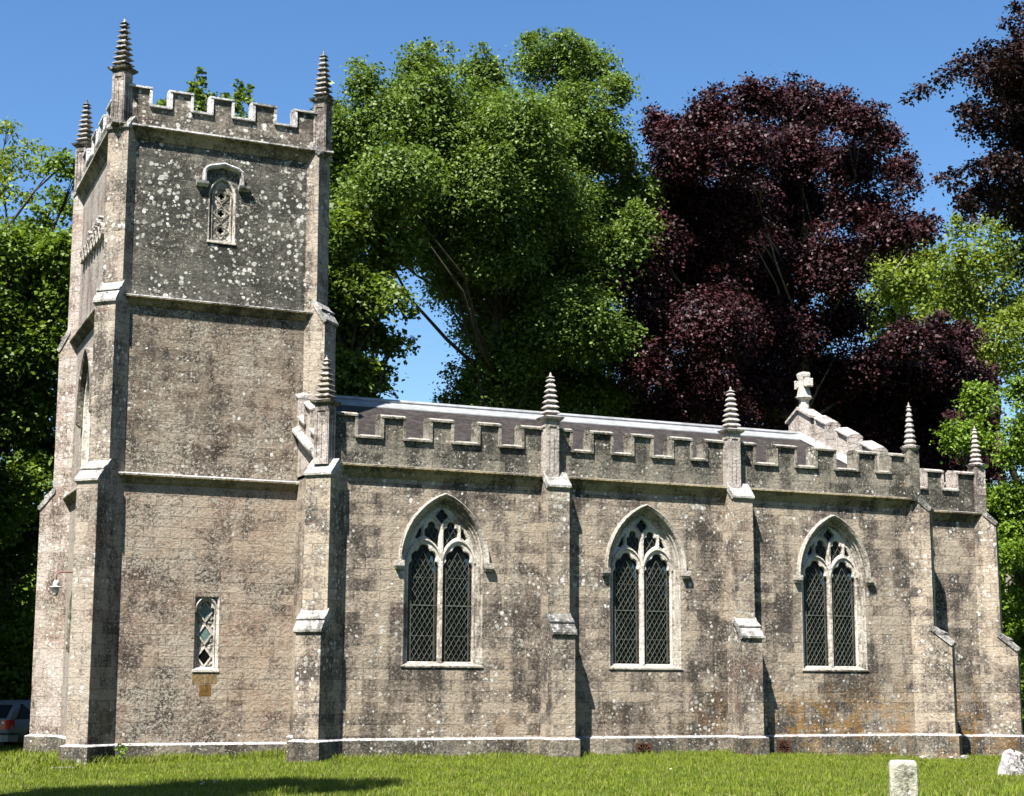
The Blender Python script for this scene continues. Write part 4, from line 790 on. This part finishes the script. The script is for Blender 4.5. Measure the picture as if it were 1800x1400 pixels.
def tree(name, label, cat, clumps, base, mat, bark, ls, dens=1., back=True, trunk_r=.45, limb=.5, limb_r=1., lean=1., core=.28, limb_z=0, depth=3., group=None, **kw):
    cl = list(clumps); r_ = random.Random(len(clumps))
    if back:
        for (x, y, z, r) in clumps:
            if r > .7: cl.append((x + r_.uniform(-.4, .4), y + depth * r_.uniform(.6, 1.3), z + r_.uniform(-.5, .3), r * r_.uniform(.7, 1.0)))
    for (x, y, z, r) in list(cl):
        if r > .6:
            for k in range(4):
                a, e = r_.uniform(0, 6.28), r_.uniform(-.2, 1.3); q = r * r_.uniform(.95, 1.2); cl.append((x + q * math.cos(a) * math.cos(e), y + q * math.sin(a) * math.cos(e), z + q * math.sin(e), r_.uniform(.16, .3)))
    root = thing(name, (base[0], base[1], gz(base[0], base[1])), label, cat, group)
    V = leaves(cl, dens, ls, **kw) - np.array(root.location)
    if core: V = np.concatenate([V, leaves([q for q in cl if q[3] > .55], dens * core, ls * 1.45, shell=(.0, .42), spread=.4) - np.array(root.location)])
    n = len(V) // 4; crown = fast_mesh('crown', V, np.arange(n * 4).reshape(n, 4), mat); crown.parent = root
    zs = [c[2] for c in clumps]; mx = sum(c[0] for c in clumps) / len(cl) * (len(cl) / len(clumps)); my = sum(c[1] for c in clumps) / len(clumps) + (depth * .4 if back else 0)
    zt = max(zs) * .86; zb = base[2] if len(base) > 2 else min(zs)
    m = MB(); g0 = gz(base[0], base[1]) - .3
    mx = base[0] + (mx - base[0]) * lean; sp = [(base[0] + (mx - base[0]) * t_ ** 1.3 + .25 * math.sin(4 * t_), base[1] + (my - base[1]) * t_ ** 1.3, g0 + (zt - g0) * t_) for t_ in [i / 9 for i in range(10)]]
    m.tube([(sp[0][0], sp[0][1], sp[0][2])] + sp[1:], [trunk_r * 1.35] + [trunk_r * (1 - .085 * i) for i in range(1, 10)], 9)
    tr = m.build('trunk', bark, root, True)
    m = MB()
    for (x, y, z, r) in cl:
        if r < .32 or z < limb_z or r_.random() > limb: continue
        j = min(max(int((z - 2.2 - r_.uniform(.5, 3) - g0) / (zt - g0) * 9), 2), 9); s0 = Vector(sp[j]); e = Vector((x, y, z)); L = (e - s0).length
        if L < .4: continue
        md = s0.lerp(e, .5) + Vector((r_.uniform(-.1, .1) * L, r_.uniform(-.1, .1) * L, -.04 * L + r_.uniform(0, .1) * L)); r0 = limb_r * min(trunk_r * (1 - .08 * j) * .5, .05 + .016 * L)
        q1 = s0.lerp(md, .55) + Vector((r_.uniform(-.05, .05) * L, 0, r_.uniform(-.03, .05) * L)); q2 = md.lerp(e, .5) + Vector((r_.uniform(-.05, .05) * L, 0, r_.uniform(-.03, .05) * L))
        m.tube([s0, q1, md, q2, e], [r0, r0 * .8, r0 * .6, r0 * .4, .012], 5)
        for k in range(3):
            d = Vector((r_.uniform(-1, 1), r_.uniform(-1, 1), r_.uniform(-.3, 1))).normalized() * r * .9; m.tube([q2, q2.lerp(e, .5) + d * .4, e + d], [r0 * .35, r0 * .2, .008], 4)
    if m.v: m.build('limbs', bark, root, True)
    return root
tree('maple_tree', 'tall broad green tree filling the sky behind the middle of the nave', 'tree', CL_A, (13, 21), M['maple'], M['bark'], .145, dens=1.6, trunk_r=.55, limb_r=.6, depth=4)
tree('sycamore_tree', 'dark leafy green tree rising between the tower and the gap of sky', 'tree', CL_E, (3.5, 16), M['sycamore'], M['bark'], .18, dens=1.35, trunk_r=.4, depth=2.6, spread=.3)
tree('copper_beech_tree', 'large domed copper beech with dark purple leaves behind the east gable', 'tree', CL_B, (27, 23), M['copper'], M['bark_pale'], .155, dens=1.5, core=.55, trunk_r=.6, depth=4.5, limb=.75, limb_r=.45, limb_z=17.5)
CL_I += [(x + .7 * math.sin(z * 3 + y), y, z, 2.1) for x in (32.5, 35.5, 38.5) for y in (0.5, 3.5, 6) for z in (9, 12.2, 15.4, 18.6, 21.6) if not (z > 20 and x > 38)]
tree('overhanging_beech_tree', 'dark purple beech with boughs hanging into the top right corner against the sky', 'tree', CL_I, (34, 4), M['copper_dark'], M['bark'], .13, dens=1.8, limb_r=.25, trunk_r=.5, depth=2., lean=.1, limb=.6, limb_z=0, core=.05, spread=.26, nper=11)
tree('ash_tree', 'feathery light green tree standing highest at the left edge against the sky', 'tree', CL_C, (-6.5, 27), M['ash'], M['bark'], .17, dens=.55, trunk_r=.3, depth=2, core=0)
CL_M += [(x, y, z, 1.6) for x, y in ((-8.9, 14.5), (-10.7, 13.5), (-9.8, 16.5), (-12.2, 15), (-9.0, 12.0), (-8.6, 17)) for z in (6.5, 9, 11.5)]
tree('dense_tree', 'tall dense mid-green tree left of the tower, reaching down over the parked car', 'tree', CL_M, (-6.5, 22), M['dark_green'], M['bark'], .165, dens=1.5, trunk_r=.5, depth=3.5)
tree('upright_tree', 'green tree whose leafy tips show above the tower battlements', 'tree', CL_D, (2.4, 29), M['sycamore'], M['bark'], .17, dens=1.2, trunk_r=.4, depth=2, spread=.2)
tree('ash_tree', 'distant airy yellow-green tree seen between the copper beech and the right-hand trees', 'tree', CL_F, (52, 47), M['ash'], M['bark_pale'], .3, dens=.42, trunk_r=.35, depth=3, spread=.5, core=0)
tree('ash_tree', 'tall airy pale green tree near the right edge above the copper beech skirt', 'tree', CL_G, (46, 31), M['ash'], M['bark_pale'], .22, dens=.5, trunk_r=.4, depth=3, spread=.4, core=0)
tree('lime_tree', 'bright green bushy tree at the right edge, leafy down to the ground beside the chancel', 'tree', CL_H, (37, 16), M['ivy'], M['bark'], .14, dens=1.9, trunk_r=.45, depth=3)
# a tree just outside the left edge of the view whose shade falls on the lawn
sh_ = [(-13.4 + dx, -14.0 + dy, z, q) for dx, dy, z, q in ((0, 0, 16.4, 1.3), (-2.2, -.4, 15.6, 1.2), (2.0, .3, 15.8, 1.0), (.9, -1.3, 15, 1.1), (-1.2, 1.2, 15, 1.1), (3.2, .1, 15.2, .8), (-3.4, .4, 14.8, 1.1), (1.4, 1.1, 14.8, .7), (4.3, -.4, 15.4, .55), (3.4, -1.4, 15, .6), (-4.6, -.6, 15, 1.1), (-2.4, -1.6, 14.4, 1.2))]
tree('yard_tree', 'round green tree shading the lawn from beyond the left edge', 'tree', sh_, (-16.5, -14.5), M['sycamore'], M['bark'], .24, dens=.9, back=False, trunk_r=.3)
tree('yard_tree', 'round green tree at the far left shading the parked car', 'tree', [(-11.3 + math.cos(a) * q, 9.0 + math.sin(a) * q, z, 1.3) for q, z in ((0, 11), (1.7, 9.3), (2.2, 7.6), (1.9, 5.8)) for a in ([0] if q == 0 else [k * math.pi / 3 + q for k in range(6)])], (-11.8, 9.), M['dark_green'], M['bark'], .24, dens=.5, back=False, trunk_r=.3)
# hedges and far woodland
def hedge(name, label, pts, h, w_, mat, ls=.16, dens=1.):
    cl = []; r_ = random.Random(int(abs(pts[0][0]) * 10))
    for (a, b) in zip(pts[:-1], pts[1:]):
        L = math.dist(a, b); n = max(1, int(L / .9))
        for i in range(n):
            t_ = i / n; x, y = a[0] + (b[0] - a[0]) * t_, a[1] + (b[1] - a[1]) * t_
            k = 0
            while k < h: cl.append((x + r_.uniform(-.3, .3), y + r_.uniform(-.4, .4) * w_, gz(x, y) + .5 + k, r_.uniform(.7, 1.05))); k += .95
    V = leaves(cl, dens, ls, shell=(.1, 1.)); n = len(V) // 4
    o = fast_mesh(name, V, np.arange(n * 4).reshape(n, 4), mat); return o
tag(hedge('hedge', '', [(-16, 22), (-8, 20.5), (-3, 19.5)], 3.6, 1.5, M['dark_green'], .2), 'shaded dark hedge behind the parked car at the left edge', 'hedge')
tag(hedge('hedge', '', [(24, 12), (32, 11), (40, 9)], 2.6, 1.5, M['dark_green'], .18), 'shaded green hedge behind the chancel at the right edge', 'hedge')
wc = []; r_ = random.Random(11)
for x in range(-70, 130, 5):
    for y in (48, 58): wc += [(x + r_.uniform(-2, 2), y + abs(x - 20) * -.12 + r_.uniform(-2, 2), z, r_.uniform(2.2, 3.2)) for z in (1.5, 5, 8.5)]
for x in range(-80, 90, 4):
    wc += [(x + r_.uniform(-2, 2), -72 + r_.uniform(-3, 3), z, r_.uniform(2.4, 3.4)) for z in (1.5, 5, 9, 13)]  # unseen trees behind the camera, added to cut sky fill and darken window reflections
V = leaves(wc, .2, .5, spread=.8, shell=(.3, 1.)); n = len(V) // 4
tag(fast_mesh('woodland', V, np.arange(n * 4).reshape(n, 4), M['dark_green']), 'dark belt of woodland far behind the church, plus an unseen belt added behind the camera to cut sky light', 'woodland', kind='stuff')

# ================================================================== CAR
def car():
    base = (-5.45, 14.75, gz(-5.6, 14.7) - .02); hd = math.radians(38)
    root = thing('parked_car', base, 'silver estate car with a red tail lamp parked in shade left of the tower', 'car')
    c, s = math.cos(hd), math.sin(hd); L0 = 0.
    def W(p): x, y, z = p; return (base[0] + x * c - y * s, base[1] + x * s + y * c, base[2] + z)   # x forward from the rear right corner, y to the left
    hw = .88; Y0 = hw
    # body sections along x: (x, half width at sill, z sill, half width at waist, z waist)
    secs = [(-.02, .74, .42, .80, .86), (.10, .84, .30, .86, .92), (.6, .88, .24, .88, .95), (1.5, .89, .22, .89, .95), (3.0, .89, .22, .89, .93), (3.6, .87, .24, .86, .88), (4.3, .80, .30, .78, .78), (4.55, .66, .38, .64, .64)]
    m = MB(W); rings = []
    for x, a, z0, b, z1 in secs: rings.append([(x, Y0 - a, z0), (x, Y0 - b - .015, z0 + (z1 - z0) * .55), (x, Y0 - b, z1 - .04), (x, Y0 - b + .06, z1), (x, Y0 + b - .06, z1), (x, Y0 + b, z1 - .04), (x, Y0 + b + .015, z0 + (z1 - z0) * .55), (x, Y0 + a, z0)])
    m.loft(rings); body = m.build('body', M['silver'], root, True)
    m = MB(W); rings = []
    for x, a, z0, b, z1 in [(.04, .78, .90, .76, .93), (.30, .80, .90, .66, 1.25), (.52, .80, .92, .62, 1.44), (1.2, .80, .92, .62, 1.49), (2.2, .80, .92, .62, 1.48), (2.75, .80, .90, .64, 1.38), (3.45, .80, .86, .72, .90)]:
        rings.append([(x, Y0 - a, z0), (x, Y0 - b - .02, z1 - .07), (x, Y0 - b + .06, z1), (x, Y0 + b - .06, z1), (x, Y0 + b + .02, z1 - .07), (x, Y0 + a, z0)])
    m.loft(rings); m.build('cabin', M['silver'], root, True)
    for x0, x1, t0, t1 in ((.62, 1.22, .42, .62), (1.30, 2.05, 1.30, 2.02), (2.13, 3.02, 2.10, 2.72)):
        for sd in (-1, 1):
            m = MB(W); yy = lambda a: Y0 + sd * a
            m.loft([[(x0 if x0 > .7 else .40, yy(.808 + e), .965), (x1, yy(.808 + e), .965), (t1 if t1 < x1 else x1, yy(.675 + e), 1.385), (t0 + (.25 if x0 < .7 else 0), yy(.675 + e), 1.385)] for e in (-.05, .008)]); m.build('side_window', M['car_glass'], root)
    m = MB(W); m.loft([[(.10 + e, Y0 - .66, .97), (.10 + e, Y0 + .66, .97), (.40 + e, Y0 + .56, 1.36), (.40 + e, Y0 - .56, 1.36)] for e in (.05, -.035)]); m.build('rear_window', M['car_glass'], root)
    m = MB(W); m.loft([[(3.40 + e, Y0 - .70, .95), (3.40 + e, Y0 + .70, .95), (2.84 + e, Y0 + .58, 1.37), (2.84 + e, Y0 - .58, 1.37)] for e in (-.05, .04)]); m.build('windscreen', M['car_glass'], root)
    for sd in (-1, 1):
        m = MB(W); q = [(.10, .84), (-.035, .80), (-.05, .62), (.02, .585)]
        m.loft([[(x - .012, Y0 + sd * (yv + .05), z) for x, yv in ((.22, .83), (.02, .80), (-.035, .72), (-.035, .54), (.1, .54), (.2, .7))] for z in (.66, .93)]); t_ = m.build('tail_lamp', M['red_lens'], root)
        m = MB(W); m.box(-.058, -.04, min(Y0 + sd * .62, Y0 + sd * .72), max(Y0 + sd * .62, Y0 + sd * .72), .82, .88); m.build('reversing_lens', M['white'], t_)
        m = MB(W); m.box(4.30, 4.50, min(Y0 + sd * .48, Y0 + sd * .74), max(Y0 + sd * .48, Y0 + sd * .74), .60, .73); m.build('headlight', M['white'], root)
        m = MB(W); m.box(2.82, 2.96, min(Y0 + sd * .90, Y0 + sd * 1.06), max(Y0 + sd * .90, Y0 + sd * 1.06), .95, 1.08); m.build('wing_mirror', M['silver'], root)
        for x in (.88, 3.62):
            m = MB(W)
            def ring(r, y): return [(x + r * math.cos(a), Y0 + sd * y, .315 + r * math.sin(a)) for a in [k * math.pi / 12 for k in range(24)]]
            m.loft([ring(.27, .70), ring(.315, .72), ring(.315, .885), ring(.29, .905), ring(.20, .905), ring(.19, .88)]); wh = m.build('wheel', M['tyre'], root, True)
            m = MB(W); m.loft([ring(.20, .86), ring(.195, .91), ring(.06, .90), ring(.03, .915)]); m.build('rim', M['bumper'], wh)
    m = MB(W); m.loft([[(-.10, Y0 - .72, z0), (-.03, Y0 - .88, z0), (.35, Y0 - .90, z0), (.35, Y0 + .90, z0), (-.03, Y0 + .88, z0), (-.10, Y0 + .72, z0)] for z0 in (.30, .50)]); bp = m.build('bumper', M['silver'], root)
    m = MB(W); m.loft([[(-.115, Y0 - .72, z0), (-.04, Y0 - .895, z0), (.36, Y0 - .915, z0), (.36, Y0 + .915, z0), (-.04, Y0 + .895, z0), (-.115, Y0 + .72, z0)] for z0 in (.505, .545)]); m.build('bumper_strip', M['tyre'], bp)
    m = MB(W); m.box(-.06, -.02, Y0 - .26, Y0 + .26, .66, .77); m.build('number_plate', M['white'], root)
    m = MB(W); m.box(.0, 4.4, Y0 - .7, Y0 + .7, .2, .3); m.build('underside', M['tyre'], root)
car()
# ================================================================== HEADSTONES AND STONES
def rough(m, ring_fn, nz, amp, seed, nr=20):
    r_ = random.Random(seed); rings = []
    for i in range(nz + 1): rings.append([tuple(c + r_.uniform(-amp, amp) for c in p) for p in ring_fn(i / nz)])
    m.loft(rings)
hp = (3.72, -15.45); hz_ = gz(*hp)
root = thing('headstone', (hp[0], hp[1], hz_), 'small rounded-corner grey headstone with pale lichen, cut off by the bottom edge of the picture', 'headstone')
m = MB(); ang = math.radians(-30); ca, sa = math.cos(ang), math.sin(ang); wd, th, hh_ = .20, .09, .66
def prof(t_): # superellipse-like slab outline in plan
    return [(wd * math.copysign(abs(math.cos(a)) ** .35, math.cos(a)), th * math.copysign(abs(math.sin(a)) ** .35, math.sin(a))) for a in [k * math.pi / 14 for k in range(28)]]
rings = []
r_ = random.Random(4)
for z, k, kt in ((-.35, 1, 1), (.1, 1, 1), (.2, 1.01, 1), (.3, 1, 1.02), (.4, .99, 1), (.50, 1, 1), (.56, 1.0, .99), (.60, .965, .96), (.63, .90, .88), (.65, .80, .72), (.655, .4, .3)):
    rings.append([(hp[0] + (x * k * ca - y * kt * sa) + r_.uniform(-.004, .004), hp[1] + (x * k * sa + y * kt * ca) + r_.uniform(-.004, .004), hz_ + z + r_.uniform(-.004, .004)) for x, y in prof(0)])
m.loft(rings); m.build('slab', M['head'], root, True)
# weathered boulder-like marker at the right edge
rp = (11.2, -9.1); rz = gz(*rp); root = thing('boulder', (rp[0], rp[1], rz), 'pitted white and grey boulder-like gravestone at the right edge of the lawn', 'boulder')
m = MB(); r_ = random.Random(9); rings = []
for i in range(13):
    t_ = i / 12; z = -.2 + .74 * t_ if t_ < .9 else .44 + .06 * math.sin((t_ - .9) * 15); e = max(1 - max(t_ - .45, 0) ** 2 * 2.4, .15) if i < 12 else .12
    rings.append([(rp[0] + (.36 * e + .045 * math.sin(3 * a + z * 9)) * math.cos(a) - .03 * t_, rp[1] + (.2 * e + .02 * math.sin(4 * a + z * 7)) * math.sin(a), rz + z + .04 * math.sin(2 * a + 1)) for a in [k * math.pi / 16 for k in range(32)]])
m.loft(rings); m.build('rock', M['rock'], root, True)
def slab(x, y, lx, ly, lz, rot, seed, label, mat, dz=0.):
    r_ = random.Random(seed); m = MB(); z0 = gz(x, y) + dz; c, s = math.cos(rot), math.sin(rot); out = []
    for a, e in ((-.06, 1), (lz * .7, 1.02), (lz, .93)):
        ring = []
        for k in range(9):
            q = 2 * math.pi * k / 9; px, py = lx * .5 * math.copysign(abs(math.cos(q)) ** .5, math.cos(q)) * e, ly * .5 * math.copysign(abs(math.sin(q)) ** .5, math.sin(q)) * e
            ring.append((x + px * c - py * s + r_.uniform(-.02, .02), y + px * s + py * c + r_.uniform(-.02, .02), z0 + a + r_.uniform(-.01, .01)))
        out.append(ring)
    m.loft(out); o = m.build('loose_stone', mat); tag(o, label, 'stone', 'loose stones at the foot of the walls'); return o
slab(16.45, -.78, .34, .2, .10, .1, 1, 'largest pale loose stone against the foot of the right-hand nave corner buttress', M['gable'])
slab(16.8, -.66, .3, .18, .12, .4, 2, 'pale loose stone at the shaded outer corner of the right-hand nave buttress', M['gable'])
slab(15.75, -.42, .26, .14, .09, -.1, 3, 'small pale loose stone left of the right-hand nave corner buttress', M['gable'])
slab(16.65, -1.1, .36, .14, .05, .05, 4, 'thin flat slab lying in the grass in front of the right-hand nave buttress', M['head'])
slab(17.85, .68, .26, .15, .07, .2, 5, 'small flat stone in the grass at the foot of the chancel wall', M['gable'])
slab(-5.75, .95, .55, .3, .05, .35, 6, 'flat pale stone lying at the foot of the tower corner buttress', M['parapet'], .0)
# weed by the tower wall and a few daisies
root = thing('weed_plant', (-4.33, 2.25, gz(-4.33, 2.25)), 'small leafy weed sprouting where the tower wall meets its buttress', 'weed')
V = leaves([(-4.33, 2.28, -.02, .10), (-4.31, 2.3, .12, .10), (-4.34, 2.27, .26, .06)], 8, .055, spread=.07) - np.array(root.location); n = len(V) // 4
o = fast_mesh('foliage', V, np.arange(n * 4).reshape(n, 4), M['ivy']); o.parent = root
m = MB(); m.tube([(-4.33, 2.27, -.3), (-4.32, 2.28, .1), (-4.34, 2.27, .3)], [.012, .009, .004], 5); m.build('stem', M['dark_green'], root)
r_ = random.Random(21)
for i, (x, y) in enumerate([(-4.5, -6.9), (-4.35, -7.05), (-4.25, -6.7), (-4.6, -7.2), (-2.2, -6.3), (4.1, -7.9), (-7.0, -5.2)]):
    z = gz(x, y); rt = thing('daisy', (x, y, z), 'tiny white daisy in the lawn grass', 'flower', 'daisies in the lawn')
    m = MB(); m.tube([(x, y, z - .02), (x + .01, y, z + .10)], [.004, .004], 4); m.build('stem', M['dark_green'], rt)
    m = MB(); lathe(m, x + .01, y, [(.006, z + .10), (.024, z + .112), (.022, z + .118), (.004, z + .116)], 9); m.build('petals', M['daisy'], rt)
